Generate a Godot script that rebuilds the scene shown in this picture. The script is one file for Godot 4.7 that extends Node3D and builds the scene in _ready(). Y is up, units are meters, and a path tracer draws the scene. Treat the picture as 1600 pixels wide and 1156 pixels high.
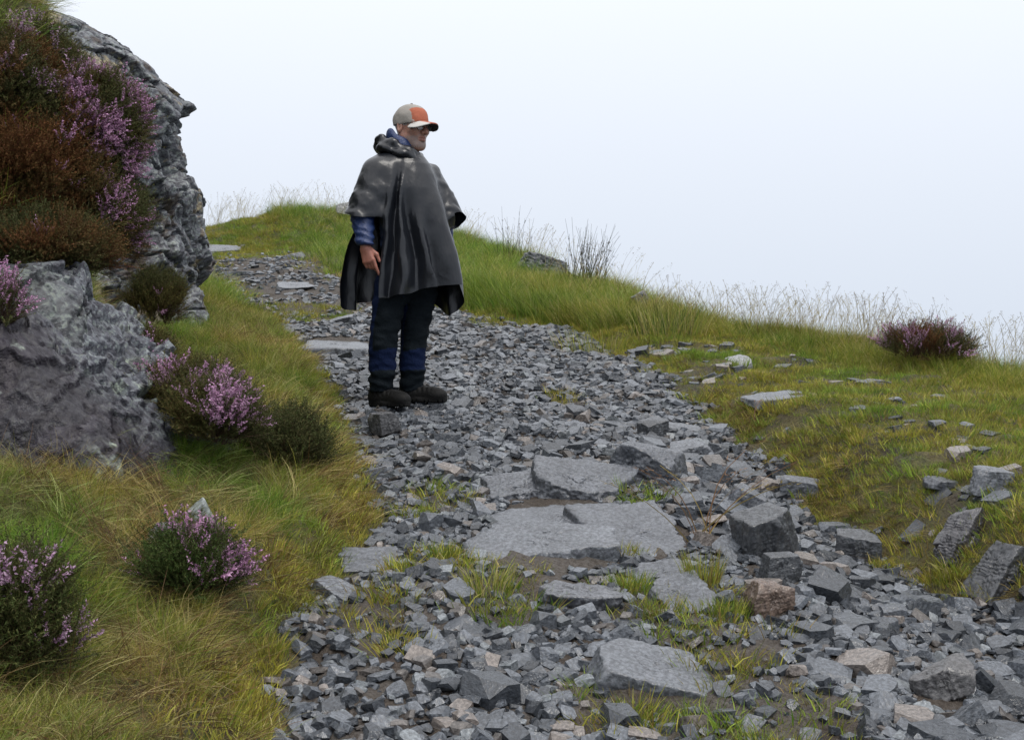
extends Node3D
# A walker in a rain poncho on a stony hill path. Metres; the path climbs towards -z, d means -z.

var rng := RandomNumberGenerator.new()
var used_names := {}
var n_low := FastNoiseLite.new()
var n_mid := FastNoiseLite.new()
var n_fine := FastNoiseLite.new()
var n_cell := FastNoiseLite.new()
var n_crack := FastNoiseLite.new()
var M := {}

# plan of the place: distance up the path -> x of the path's two edges and of the crest where the hillside falls away
var EDGE_L := [[-60.0, 0.4], [2.0, -0.62], [3.58, -0.66], [4.14, -0.71], [4.72, -0.66], [5.16, -0.61], [5.79, -0.56], [6.71, -0.75], [7.81, -0.98], [8.85, -1.17], [10.2, -1.51], [11.82, -2.03], [12.96, -2.49], [16.08, -3.54], [20.5, -4.76], [24.0, -5.6]]
var EDGE_R := [[2.0, 5.0], [4.0, 3.6], [4.5, 2.5], [4.83, 1.79], [5.08, 1.53], [5.45, 1.49], [6.22, 1.38], [7.07, 1.31], [7.91, 1.17], [8.85, 1.03], [10.2, 0.76], [11.53, 0.43], [12.25, -0.06], [13.06, -0.61], [14.35, -1.46], [16.89, -2.35], [20.5, -3.62], [24.0, -4.7]]
var CREST := [[2.0, 5.4], [6.0, 4.2], [8.73, 3.24], [9.21, 2.99], [10.04, 2.51], [10.75, 1.99], [11.04, 1.5], [12.03, 1.12], [16.24, 0.45], [19.34, -0.36], [24.0, -1.8]]


func _ready() -> void:
	rng.seed = 4711
	camera_and_light()
	noises()
	materials()
	terrain()
	rocks()
	stones()
	grass()
	heathers()
	plants()
	person()


func camera_and_light() -> void:
	var cam := Camera3D.new()
	cam.name = "camera"
	cam.fov = 30.0
	cam.near = 0.05
	cam.far = 400.0
	add_child(cam)
	cam.current = true
	var env := Environment.new()
	var sky := Sky.new()
	var air := ProceduralSkyMaterial.new()
	air.sky_horizon_color = Color(0.314, 0.346, 0.396).linear_to_srgb()
	air.sky_top_color = Color(0.94, 0.93, 0.94).linear_to_srgb()
	air.sky_curve = 0.9
	air.ground_horizon_color = Color(0.314, 0.346, 0.396).linear_to_srgb()
	air.ground_bottom_color = Color(0.20, 0.22, 0.24).linear_to_srgb()
	air.ground_curve = 0.1
	air.sun_angle_max = 1.0
	air.energy_multiplier = 1.9
	sky.sky_material = air
	env.background_mode = Environment.BG_SKY
	env.sky = sky
	env.tonemap_mode = Environment.TONE_MAPPER_LINEAR
	env.tonemap_exposure = 1.15
	env.sdfgi_enabled = true
	env.ssao_enabled = true
	env.ssil_enabled = true
	var we := WorldEnvironment.new()
	we.name = "environment"
	we.environment = env
	add_child(we)
	var sun := DirectionalLight3D.new()
	sun.name = "sun"
	sun.light_energy = 0.5
	sun.light_angular_distance = 25.0
	sun.light_color = Color(1.0, 0.98, 0.95)
	sun.shadow_enabled = true
	sun.sky_mode = DirectionalLight3D.SKY_MODE_LIGHT_ONLY
	sun.rotation_degrees = Vector3(-62, 38, 0)
	add_child(sun)


# ---------------------------------------------------------------- small helpers
func noises() -> void:
	for a in [[n_low, 0.45, 11], [n_mid, 2.2, 12], [n_fine, 9.0, 13]]:
		var n: FastNoiseLite = a[0]
		n.noise_type = FastNoiseLite.TYPE_SIMPLEX_SMOOTH
		n.frequency = a[1]
		n.seed = a[2]
		n.fractal_octaves = 3
	n_cell.noise_type = FastNoiseLite.TYPE_CELLULAR
	n_cell.cellular_return_type = FastNoiseLite.RETURN_CELL_VALUE
	n_cell.fractal_type = FastNoiseLite.FRACTAL_NONE
	n_cell.frequency = 1.0
	n_cell.seed = 21
	n_crack.noise_type = FastNoiseLite.TYPE_CELLULAR
	n_crack.cellular_return_type = FastNoiseLite.RETURN_DISTANCE2_SUB
	n_crack.fractal_type = FastNoiseLite.FRACTAL_NONE
	n_crack.frequency = 1.0
	n_crack.seed = 21


func numbered(called: String) -> String:
	if not used_names.has(called):
		used_names[called] = 0
		return called
	used_names[called] += 1
	return "%s_%03d" % [called, used_names[called]]


func tag(o: Node, label: String, category: String, group := "", kind := "") -> void:
	if label: o.set_meta("label", label)
	if category: o.set_meta("category", category)
	if group: o.set_meta("group", group)
	if kind: o.set_meta("kind", kind)


func put(called: String, mesh: Mesh, m: Material, parent: Node = self) -> MeshInstance3D:
	var o := MeshInstance3D.new()
	o.name = numbered(called) if parent == self else called
	o.mesh = mesh
	o.material_override = m
	parent.add_child(o, true)
	return o


func base(called: String, at := Vector3.ZERO) -> Node3D:
	var o := Node3D.new()
	o.name = numbered(called)
	add_child(o)
	o.position = at
	return o


func along(t: Array, d: float) -> float:
	if d <= t[0][0]: return t[0][1]
	for i in range(1, t.size()):
		if d < t[i][0]:
			return lerpf(t[i - 1][1], t[i][1], (d - t[i - 1][0]) / (t[i][0] - t[i - 1][0]))
	return t[-1][1]


func arr_mesh(v: PackedVector3Array, idx: PackedInt32Array, nrm = null, col = null) -> ArrayMesh:
	var a := []
	a.resize(Mesh.ARRAY_MAX)
	a[Mesh.ARRAY_VERTEX] = v
	if idx.size(): a[Mesh.ARRAY_INDEX] = idx
	if nrm != null: a[Mesh.ARRAY_NORMAL] = nrm
	if col != null: a[Mesh.ARRAY_COLOR] = col
	var m := ArrayMesh.new()
	m.add_surface_from_arrays(Mesh.PRIMITIVE_TRIANGLES, a)
	return m


func smooth_normals(v: PackedVector3Array, idx: PackedInt32Array) -> PackedVector3Array:
	var n := PackedVector3Array()
	n.resize(v.size())
	for i in range(0, idx.size(), 3):
		var a := idx[i]
		var b := idx[i + 1]
		var c := idx[i + 2]
		var f := (v[c] - v[a]).cross(v[b] - v[a])
		n[a] += f
		n[b] += f
		n[c] += f
	for i in n.size():
		n[i] = n[i].normalized() if n[i].length_squared() > 1e-20 else Vector3.UP
	return n


func scatter(called: String, mesh: Mesh, m: Material, xf: Array, cols: PackedColorArray, parent: Node) -> MultiMeshInstance3D:
	var mm := MultiMesh.new()
	mm.transform_format = MultiMesh.TRANSFORM_3D
	mm.use_colors = true
	mm.mesh = mesh
	mm.instance_count = xf.size()
	for i in xf.size():
		mm.set_instance_transform(i, xf[i])
		mm.set_instance_color(i, cols[i])
	var o := MultiMeshInstance3D.new()
	o.name = called
	o.set_meta("kind", "stuff")
	o.multimesh = mm
	o.material_override = m
	parent.add_child(o, true)
	return o


func hash1(i: int, s: float) -> float:
	return fposmod(sin(float(i) * 12.9898 + s * 78.233) * 43758.5453, 1.0)


# ---------------------------------------------------------------- materials
func noise_tex(freq: float, octaves: int, seed_: int, ramp: Array, size := 512, ridged := false) -> NoiseTexture2D:
	var n := FastNoiseLite.new()
	n.noise_type = FastNoiseLite.TYPE_SIMPLEX_SMOOTH
	if ridged: n.fractal_type = FastNoiseLite.FRACTAL_RIDGED
	n.frequency = freq
	n.fractal_octaves = octaves
	n.fractal_gain = 0.66
	n.seed = seed_
	var t := NoiseTexture2D.new()
	t.width = size
	t.height = size
	t.seamless = true
	t.noise = n
	var g := Gradient.new()
	var offs := PackedFloat32Array()
	var cs := PackedColorArray()
	for r in ramp:
		offs.append(r[0])
		cs.append(r[1])
	g.offsets = offs
	g.colors = cs
	t.color_ramp = g
	return t


func grey(x: float) -> Color:
	return Color(x, x, x)


func mat(called: String, c: Color, rough: float, tint := true) -> StandardMaterial3D:
	var m := StandardMaterial3D.new()
	m.resource_name = called
	m.albedo_color = c.linear_to_srgb()
	m.roughness = rough
	m.vertex_color_use_as_albedo = tint
	M[called] = m
	return m


func tri(m: StandardMaterial3D, s: float, albedo: Texture2D, bump: Texture2D, depth_cm: float, rough: Texture2D = null) -> void:
	m.uv1_triplanar = true
	m.uv1_world_triplanar = true
	m.uv1_triplanar_sharpness = 6.0
	m.uv1_scale = Vector3(s, s, s)
	m.albedo_texture = albedo
	if bump:
		m.heightmap_enabled = true
		m.heightmap_texture = bump
		m.heightmap_scale = depth_cm
	if rough:
		m.roughness_texture = rough


func materials() -> void:
	var t_mottle := noise_tex(0.022, 6, 31, [[0.0, grey(0.62)], [0.42, grey(0.80)], [0.55, grey(0.90)], [0.68, grey(1.0)], [1.0, grey(1.0)]], 1024)
	var t_bump := noise_tex(0.02, 6, 32, [[0.0, grey(0.0)], [1.0, grey(1.0)]])
	var t_lichen := noise_tex(0.010, 7, 33, [[0.0, Color(0.40, 0.39, 0.42)], [0.40, Color(0.62, 0.61, 0.64)], [0.56, Color(0.82, 0.83, 0.85)], [0.66, Color(0.97, 1.0, 0.96)], [1.0, Color(1.0, 0.99, 0.92)]], 1024)
	var t_rough := noise_tex(0.015, 4, 34, [[0.2, grey(0.55)], [0.8, grey(1.0)]])
	var t_soil := noise_tex(0.03, 5, 35, [[0.0, Color(0.5, 0.44, 0.38)], [0.5, Color(0.8, 0.76, 0.7)], [1.0, Color(1.0, 1.0, 1.0)]])
	tri(mat("stone", Color(1, 1, 1), 0.40), 2.6, t_mottle, t_bump, 0.4, t_rough)
	tri(mat("slab", Color(1, 1, 1), 0.42), 2.1, t_mottle, t_bump, 0.35, t_rough)
	mat("crag", Color(1, 1, 1), 0.62).metallic_specular = 0.35
	tri(M.crag, 1.7, t_lichen, t_bump, 1.0, t_rough)
	tri(mat("soil", Color(1, 1, 1), 0.8), 3.0, t_soil, t_bump, 1.6)
	for a in [["blade", 0.55, 0.5], ["heather", 0.75, 0.25]]:
		var m := mat(a[0], Color(1, 1, 1), a[1])
		m.backlight_enabled = true
		m.backlight = grey(a[2]).linear_to_srgb()
		m.metallic_specular = 0.3
	var t_crumple := noise_tex(0.008, 3, 36, [[0.0, grey(0.0)], [1.0, grey(1.0)]], 512, true)
	var t_weave := noise_tex(0.05, 3, 37, [[0.0, grey(0.75)], [1.0, grey(1.0)]])
	tri(mat("poncho", Color(0.0075, 0.009, 0.0128), 0.31, false), 2.4, null, t_crumple, 0.10)
	M.poncho.uv1_scale = Vector3(2.6, 1.4, 2.6)
	M.poncho.metallic_specular = 0.5
	tri(mat("jacket", Color(0.012, 0.034, 0.125), 0.5), 3.0, t_weave, t_crumple, 0.35)
	tri(mat("trousers", Color(1, 1, 1), 0.8), 4.0, t_weave, t_crumple, 0.25)
	M.trousers.metallic_specular = 0.2
	tri(mat("boot", Color(1, 1, 1), 0.6), 6.0, t_weave, t_crumple, 0.12)
	M.boot.metallic_specular = 0.25
	tri(mat("cap", Color(1, 1, 1), 0.85), 8.0, t_weave, t_bump, 0.06)
	var skin := mat("skin", Color(1, 1, 1), 0.5)
	tri(skin, 7.0, t_weave, t_bump, 0.04)
	skin.subsurf_scatter_enabled = true
	skin.subsurf_scatter_strength = 0.12
	mat("metal_rim", Color(0.30, 0.29, 0.28), 0.3, false).metallic = 0.7
	var lens := mat("lens", Color(0.9, 0.92, 0.95), 0.05, false)
	lens.transparency = BaseMaterial3D.TRANSPARENCY_ALPHA
	lens.albedo_color.a = 0.04


# ---------------------------------------------------------------- terrain
func land(x: float, d: float) -> float:
	var b := -1.55 + 0.165 * d if d < 21.0 else 1.915 + 0.05 * (d - 21.0) - 0.12 * pow(maxf(0.0, d - 22.5), 1.3)
	var s := along(EDGE_L, d) - x
	var q := x - along(EDGE_R, d)
	var e := x - along(CREST, d)
	b += (0.10 * smoothstep(0.0, 0.25, s) + 0.30 * clampf(s - 0.1, 0.0, 0.9)) * (1.0 - 0.45 * smoothstep(7.0, 8.8, d))
	b += 2.6 * smoothstep(1.75, 2.45, -(x + 0.33 * (d - 6.3))) * smoothstep(5.7, 6.5, d) * (1.0 - smoothstep(11.5, 14.0, d))
	b += (0.22 - 0.16 * smoothstep(6.0, 9.0, d)) * smoothstep(0.0, 0.35, q)
	var g := (x - (1.75 - 0.22 * (d - 4.0))) / 0.42
	b -= 0.12 * exp(-g * g) * (1.0 - smoothstep(6.5, 8.5, d)) * smoothstep(2.0, 4.0, d)
	b += 0.5 * exp(-pow((x + 3.3) / 1.9, 2.0) - pow((d - 21.8) / 1.5, 2.0))
	if e > 0.0: b -= 0.9 * e * e / (e + 0.4)
	if d > 30.0: b = maxf(b, -60.0)
	return b


func on_path(x: float, d: float) -> float:   # > 0 inside, metres from the nearer edge, ragged
	return minf(x - along(EDGE_L, d), along(EDGE_R, d) - x) + n_mid.get_noise_2d(x, d) * 0.16 + n_fine.get_noise_2d(x, d) * 0.05


func ground(x: float, d: float) -> float:
	var p := on_path(x, d)
	var t := smoothstep(-0.1, 0.1, p)
	var rough := n_mid.get_noise_2d(x + 9.0, d) * lerpf(0.055, 0.03, t) + n_fine.get_noise_2d(x, d + 5.0) * lerpf(0.02, 0.018, t)
	return land(x, d) + n_low.get_noise_2d(x, d) * 0.05 + rough * smoothstep(60.0, 20.0, absf(d))


func slope(x: float, d: float) -> Vector3:
	var e := 0.05
	return Vector3(land(x - e, d) - land(x + e, d), 2.0 * e, -(land(x, d - e) - land(x, d + e))).normalized()


func steps(marks: Array) -> PackedFloat32Array:   # [from, step, to, step, to ...]
	var out := PackedFloat32Array()
	var x: float = marks[0]
	for k in range(1, marks.size(), 2):
		while x < marks[k + 1] - 1e-4:
			out.append(x)
			x += marks[k]
		x = marks[k + 1]
	out.append(x)
	return out


func terrain() -> void:
	var xs := steps([-120.0, 12.0, -24.0, 3.0, -9.0, 0.5, -5.5, 0.1, -3.0, 0.04, 3.6, 0.1, 6.0, 0.5, 12.0, 3.0, 24.0, 12.0, 120.0])
	var ds := steps([-120.0, 12.0, -24.0, 3.0, 0.0, 0.4, 2.4, 0.045, 12.0, 0.09, 24.0, 0.5, 30.0, 3.0, 60.0, 12.0, 132.0])
	var nx := xs.size()
	var v := PackedVector3Array()
	var col := PackedColorArray()
	var inside := PackedFloat32Array()
	for d in ds:
		for x in xs:
			v.append(Vector3(x, ground(x, d), -d))
			var p := on_path(x, d)
			inside.append(p)
			var a := n_mid.get_noise_2d(x * 0.7, d * 0.7 + 40.0) * 0.5 + 0.5
			var b := n_fine.get_noise_2d(x, d + 80.0) * 0.5 + 0.5
			var turf := Color(0.045, 0.034, 0.022).lerp(Color(0.115, 0.105, 0.03), smoothstep(0.25, 0.6, a)).lerp(Color(0.08, 0.10, 0.022), smoothstep(0.45, 0.8, b))
			var grit := Color(0.10, 0.092, 0.088).lerp(Color(0.062, 0.048, 0.038), smoothstep(0.45, 0.7, a)).lerp(Color(0.14, 0.14, 0.145), smoothstep(0.55, 0.8, b) * 0.6)
			col.append(turf.lerp(grit, smoothstep(-0.03, 0.05, p + (b - 0.5) * 0.1)))
	var hill := PackedInt32Array()
	var way := PackedInt32Array()
	for j in ds.size() - 1:
		for i in nx - 1:
			var a := j * nx + i
			var c := (inside[a] + inside[a + 1] + inside[a + nx] + inside[a + nx + 1]) * 0.25
			var quad := [a, a + nx, a + 1, a + 1, a + nx, a + nx + 1]
			if c > 0.0 and ds[j] > 0.0 and ds[j] < 22.0 and xs[i] < 5.0: way.append_array(quad)
			else: hill.append_array(quad)
	var all_ := hill.duplicate()
	all_.append_array(way)
	var nrm := smooth_normals(v, all_)
	for i in nrm.size():
		if nrm[i].y < 0.0: nrm[i] = -nrm[i]
	var h := put("hillside", trimmed(v, hill, nrm, col), M.soil)
	tag(h, "grassy hillside falling away beyond the path", "hillside", "", "structure")
	var p := put("path", trimmed(v, way, nrm, col), M.soil)
	tag(p, "rough stony hill path climbing past the crag", "path", "", "structure")
	M["hill_node"] = h
	M["path_node"] = p


func trimmed(v: PackedVector3Array, idx: PackedInt32Array, nrm: PackedVector3Array, col: PackedColorArray) -> ArrayMesh:
	var map := {}
	var v2 := PackedVector3Array()
	var n2 := PackedVector3Array()
	var c2 := PackedColorArray()
	var i2 := PackedInt32Array()
	for i in idx:
		if not map.has(i):
			map[i] = v2.size()
			v2.append(v[i])
			n2.append(nrm[i])
			c2.append(col[i])
		i2.append(map[i])
	return arr_mesh(v2, i2, n2, c2)


# ---------------------------------------------------------------- stones
func clip_poly(faces: Array, n: Vector3, h: float) -> Array:
	var out := []
	var rim := []
	for f in faces:
		var g := []
		for i in f.size():
			var a: Vector3 = f[i]
			var b: Vector3 = f[(i + 1) % f.size()]
			var da := a.dot(n) - h
			var db := b.dot(n) - h
			if da <= 0.0: g.append(a)
			if (da < 0.0) != (db < 0.0) and absf(da - db) > 1e-9:
				var x := a.lerp(b, da / (da - db))
				g.append(x)
				rim.append(x)
		if g.size() > 2: out.append(g)
	if rim.size() > 2:
		var c := Vector3.ZERO
		for r in rim: c += r
		c /= rim.size()
		var u := (n.cross(Vector3(0.31, 0.87, 0.39))).normalized()
		var w := n.cross(u)
		rim.sort_custom(func(p, q): return atan2((p - c).dot(w), (p - c).dot(u)) < atan2((q - c).dot(w), (q - c).dot(u)))
		var clean := []
		for r in rim:
			if clean.is_empty() or (clean[-1] as Vector3).distance_to(r) > 1e-4: clean.append(r)
		if clean.size() > 2: out.append(clean)
	return out


func stone_mesh(flat: float, cuts: int) -> ArrayMesh:   # an angular split stone, about one unit across, resting on its broad side
	var hx := 0.5
	var hy := 0.5 * flat
	var hz := 0.5 * rng.randf_range(0.6, 0.85)
	var c := [Vector3(-hx, -hy, -hz), Vector3(hx, -hy, -hz), Vector3(hx, hy, -hz), Vector3(-hx, hy, -hz), Vector3(-hx, -hy, hz), Vector3(hx, -hy, hz), Vector3(hx, hy, hz), Vector3(-hx, hy, hz)]
	var faces := []
	for f in [[0, 1, 2, 3], [5, 4, 7, 6], [4, 0, 3, 7], [1, 5, 6, 2], [3, 2, 6, 7], [4, 5, 1, 0]]:
		faces.append(f.map(func(i): return c[i]))
	for k in cuts:
		var n := Vector3(rng.randfn(), rng.randfn() * 0.55, rng.randfn()).normalized()
		var reach := absf(n.x) * hx + absf(n.y) * hy + absf(n.z) * hz
		faces = clip_poly(faces, n, reach * rng.randf_range(0.62, 0.86))
	for k in 3:   # broken upper edges
		var n := Vector3(rng.randfn(), 1.6, rng.randfn()).normalized()
		var reach := absf(n.x) * hx + absf(n.y) * hy + absf(n.z) * hz
		faces = clip_poly(faces, n, reach * rng.randf_range(0.6, 0.8))
	var v := PackedVector3Array()
	var mid := Vector3.ZERO
	for f in faces:
		for i in range(1, f.size() - 1):
			var a: Vector3 = f[0]
			var b: Vector3 = f[i]
			var e: Vector3 = f[i + 1]
			if (b - a).cross(e - a).dot(a + b + e - mid) > 0.0:
				v.append_array([a, e, b])
			else:
				v.append_array([a, b, e])
	return arr_mesh(v, PackedInt32Array())


func stone_tint() -> Color:
	var r := rng.randf()
	var c: Color
	if r < 0.48: c = Color(0.112, 0.124, 0.143)
	elif r < 0.80: c = Color(0.052, 0.059, 0.070)
	elif r < 0.90: c = Color(0.165, 0.182, 0.196)
	elif r < 0.97: c = Color(0.118, 0.106, 0.098)
	else: c = Color(0.170, 0.148, 0.134)
	return c * rng.randf_range(0.62, 1.3)


func lay(x: float, d: float, size: float, sink: float, tilt: float) -> Transform3D:
	var up := (slope(x, d) + Vector3(rng.randfn(), 0, rng.randfn()) * tilt).normalized()
	var side := up.cross(Vector3(rng.randfn(), 0.01, rng.randfn())).normalized()
	var b := Basis(side, up, side.cross(up)).scaled_local(Vector3(size, size * rng.randf_range(0.8, 1.25), size * rng.randf_range(0.85, 1.2)))
	return Transform3D(b, Vector3(x, ground(x, d) + sink * size, -d))


var keep_off := []   # [x, d, radius]: where large stones stand

func is_free(x: float, d: float, margin: float) -> bool:
	for k in keep_off:
		if Vector2(x - k[0], (d - k[1]) * 0.8).length() < k[2] + margin: return false
	return true


var green_patches := []   # [x, d, radius]: grass growing on the path

func in_patch(x: float, d: float) -> bool:
	for k in green_patches:
		if Vector2(x - k[0], (d - k[1]) * 0.6).length() < k[2]: return true
	return false


func stones() -> void:
	var shapes := []
	for k in 18:
		shapes.append(stone_mesh(rng.randf_range(0.28, 0.42) if k % 3 else rng.randf_range(0.5, 0.75), 5))
	for a in [[Vector2(-0.258, 5.050), 0.10], [Vector2(0.000, 4.760), 0.22], [Vector2(0.186, 5.740), 0.10], [Vector2(0.426, 5.250), 0.07], [Vector2(0.439, 4.730), 0.15], [Vector2(0.714, 4.670), 0.13], [Vector2(0.638, 4.300), 0.2], [Vector2(0.288, 3.880), 0.15], [Vector2(0.501, 3.860), 0.2], [Vector2(0.736, 3.690), 0.2], [Vector2(0.553, 5.960), 0.09], [Vector2(-0.283, 6.110), 0.16], [Vector2(-0.376, 5.790), 0.1], [Vector2(-0.418, 5.010), 0.09], [Vector2(-0.463, 4.540), 0.12], [Vector2(-0.374, 4.250), 0.09], [Vector2(-1.851, 12.480), 0.45], [Vector2(0.312, 8.410), 0.12], [Vector2(0.000, 12.040), 0.4], [Vector2(-3.542, 19.100), 0.7], [Vector2(-3.272, 20.760), 1.0], [Vector2(-4.314, 20.450), 1.0], [Vector2(-3.744, 20.190), 0.8], [Vector2(-4.745, 20.470), 1.0]]:
		green_patches.append([a[0].x, a[0].y, a[1]])
	var big := []     # [weight, shape, transform, tint]
	# size range, tries, spacing, sink, tilt
	var grid := {}
	for tier in [[0.11, 0.19, 520, 0.62, 0.03, 0.16], [0.07, 0.12, 1900, 0.54, 0.06, 0.26], [0.038, 0.072, 19000, 0.5, 0.11, 0.33], [0.016, 0.040, 56000, 0.5, 0.14, 0.4]]:
		for k in tier[2]:
			var d := 3.1 + 9.5 * pow(rng.randf(), 1.25) if rng.randf() < 0.9 else rng.randf_range(11.0, 20.0)
			var x := rng.randf_range(-0.75, 2.7) if d < 5.0 else rng.randf_range(along(EDGE_L, d) - 0.1, along(EDGE_R, d) + 0.2)
			if absf(x) > d * 0.40 + 0.7: continue
			if d > 10.0 and tier[1] < 0.05: continue
			var p := on_path(x, d)
			if p < 0.02: continue
			var size := rng.randf_range(tier[0], tier[1])
			var gully := x > 0.75 - 0.05 * (d - 5.0) and d < 7.5
			if size > 0.085 and not gully and rng.randf() < (0.86 if size > 0.11 else 0.62): continue
			if d > 12.0 and rng.randf() < 0.35: continue
			var muddy := d < 4.9 and x < -0.18 - 0.25 * (d - 3.6)
			if muddy and (size > 0.08 or rng.randf() < 0.5): continue
			if in_patch(x, d) and rng.randf() < 0.82: continue
			if p < 0.12 and size > 0.06 and rng.randf() < 0.5: continue
			if not is_free(x, d, size * 0.22): continue
			var cell := Vector2i(int(floor(x / 0.12)), int(floor(d / 0.12)))
			var clash := false
			for i in range(-1, 2):
				for j in range(-1, 2):
					for o in grid.get(cell + Vector2i(i, j), []):
						if Vector2(x - o[0], (d - o[1])).length() < (size + o[2]) * 0.5 * tier[3]:
							clash = true
							break
			if clash: continue
			if not grid.has(cell): grid[cell] = []
			grid[cell].append([x, d, size])
			big.append([size / d, rng.randi() % shapes.size(), lay(x, d, size, tier[4], tier[5]), stone_tint(), x, d])
	big.sort_custom(func(a, b): return a[0] > b[0])
	var tones := []
	for k in 10:
		var m: StandardMaterial3D = M.stone.duplicate()
		m.albedo_color = stone_tint().linear_to_srgb()
		m.vertex_color_use_as_albedo = false
		tones.append(m)
	var xf := []
	var cols := []
	for s in shapes:
		xf.append([])
		cols.append(PackedColorArray())
	var count := 0
	for s in big:
		if count < 300 and absf(s[4]) < s[5] * 0.36:
			var o := put("stone", shapes[s[1]], tones[count % 10], M.path_node)
			o.transform = s[2]
			count += 1
		else:
			xf[s[1]].append(s[2])
			cols[s[1]].append(s[3])
	var rest := Node3D.new()
	rest.name = "loose_stones"
	rest.set_meta("kind", "stuff")
	M.path_node.add_child(rest)
	for k in shapes.size():
		scatter("small_stones", shapes[k], M.stone, xf[k], cols[k], rest)
	# flat stones let into the turf of the verge
	var n := 0
	for k in 1700:
		var d := rng.randf_range(5.0, 10.5)
		var x := rng.randf_range(along(EDGE_R, d), along(CREST, d) - 0.3)
		if absf(x) > d * 0.37 or n_mid.get_noise_2d(x * 0.6, d * 0.6 + 17.0) < 0.05 or on_path(x, d) > -0.02: continue
		if rng.randf() > 0.75 - 0.55 * (x - along(EDGE_R, d)) / 1.2: continue
		if n >= 150: break
		var o := put("stone", shapes[[1, 2, 4, 5, 7, 8][rng.randi() % 6]], tones[[0, 2, 3, 6, 7][rng.randi() % 5]], M.hill_node)
		o.transform = lay(x, d, rng.randf_range(0.04, 0.12), -0.02, 0.10)
		n += 1


# ---------------------------------------------------------------- larger rocks
var sphere_dirs := []
var sphere_idx := PackedInt32Array()
var fine_dirs := []
var fine_idx := PackedInt32Array()

func sphere_grid(sub: int) -> void:
	var t := (1.0 + sqrt(5.0)) / 2.0
	var v := []
	for a in [[-1, t, 0], [1, t, 0], [-1, -t, 0], [1, -t, 0], [0, -1, t], [0, 1, t], [0, -1, -t], [0, 1, -t], [t, 0, -1], [t, 0, 1], [-t, 0, -1], [-t, 0, 1]]:
		v.append(Vector3(a[0], a[1], a[2]).normalized())
	var f := [[0, 11, 5], [0, 5, 1], [0, 1, 7], [0, 7, 10], [0, 10, 11], [1, 5, 9], [5, 11, 4], [11, 10, 2], [10, 7, 6], [7, 1, 8], [3, 9, 4], [3, 4, 2], [3, 2, 6], [3, 6, 8], [3, 8, 9], [4, 9, 5], [2, 4, 11], [6, 2, 10], [8, 6, 7], [9, 8, 1]]
	for s in sub:
		var g := []
		var mids := {}
		for t3 in f:
			var m := []
			for i in 3:
				var a: int = t3[i]
				var b: int = t3[(i + 1) % 3]
				var key := Vector2i(mini(a, b), maxi(a, b))
				if not mids.has(key):
					mids[key] = v.size()
					v.append((v[a] + v[b]).normalized())
				m.append(mids[key])
			g.append_array([[t3[0], m[0], m[2]], [t3[1], m[1], m[0]], [t3[2], m[2], m[1]], [m[0], m[1], m[2]]])
		f = g
	sphere_dirs = v
	sphere_idx.clear()
	for t3 in f:
		sphere_idx.append_array([t3[0], t3[2], t3[1]])


# A rock bounded by the given planes [normal, distance] round its middle; edges slightly worn, faces uneven, layered across `bed`.
func rock_mesh(planes: Array, rough: float, bed: Vector3, seed_: float, tint: Color, size: float, sharp := 56.0) -> ArrayMesh:
	var v := PackedVector3Array()
	var col := PackedColorArray()
	var large := size > 0.06
	for dir in fine_dirs if large else sphere_dirs:
		var r := 1e9
		var acc := 0.0
		for p in planes:
			var c: float = dir.dot(p[0])
			if c > 0.02:
				var k: float = p[1] / c
				acc += pow(k / size, -sharp)
		r = pow(acc, -1.0 / sharp) * size
		var q: Vector3 = dir * r
		var w := q * (0.45 / size) + Vector3(seed_, seed_ * 1.7, 3.0)
		var layer := q.dot(bed) / size * 5.0 + n_mid.get_noise_3dv(w) * 1.2
		var step := smoothstep(0.35, 0.65, fposmod(layer, 1.0)) - 0.5
		var a := n_fine.get_noise_3dv(w * 0.9)
		var b := n_mid.get_noise_3dv(w * 1.5)
		var along_bed := 1.0 - absf(dir.dot(bed))
		var c3 := n_cell.get_noise_3dv(Vector3(q.x, q.y * 1.5, q.z) * (3.2 / size) * 0.7 + Vector3(seed_, 0, 0))
		q += dir * size * rough * (b * 0.5 + a * 0.20 + c3 * 0.16 + step * 0.20 * along_bed)
		q -= dir * size * 0.045 * (1.0 - smoothstep(0.0, 0.10, n_crack.get_noise_3dv(Vector3(q.x, q.y * 0.4, q.z * 1.8) * (1.3 / size) + Vector3(b, a, seed_)) + 1.0)) * minf(1.0, rough * 9.0)
		q += Vector3(dir.x, 0, dir.z) * size * n_mid.get_noise_3d(dir.x * 0.7 + seed_, seed_, dir.z * 0.7) * 0.16
		v.append(q)
		var l := n_mid.get_noise_3dv(w * 0.8 + Vector3(5, 5, 5)) + 0.5 * a
		col.append(tint * (1.0 + 0.22 * b) * (1.0 + 0.3 * smoothstep(0.34, 0.5, l)))
	var idx := fine_idx if large else sphere_idx
	return arr_mesh(v, idx, smooth_normals(v, idx), col)


func box_planes(half: Vector3, wobble: float, extra: int) -> Array:
	var out := []
	for a in [[Vector3.RIGHT, half.x], [Vector3.LEFT, half.x], [Vector3.UP, half.y], [Vector3.DOWN, half.y], [Vector3.BACK, half.z], [Vector3.FORWARD, half.z]]:
		out.append([(a[0] + Vector3(rng.randfn(), rng.randfn(), rng.randfn()) * wobble).normalized(), a[1]])
	for k in extra:
		var n := Vector3(rng.randfn(), absf(rng.randfn()) * 0.5, rng.randfn()).normalized()
		out.append([n, (absf(n.x) * half.x + absf(n.y) * half.y + absf(n.z) * half.z) * rng.randf_range(0.68, 0.85)])
	return out


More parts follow.
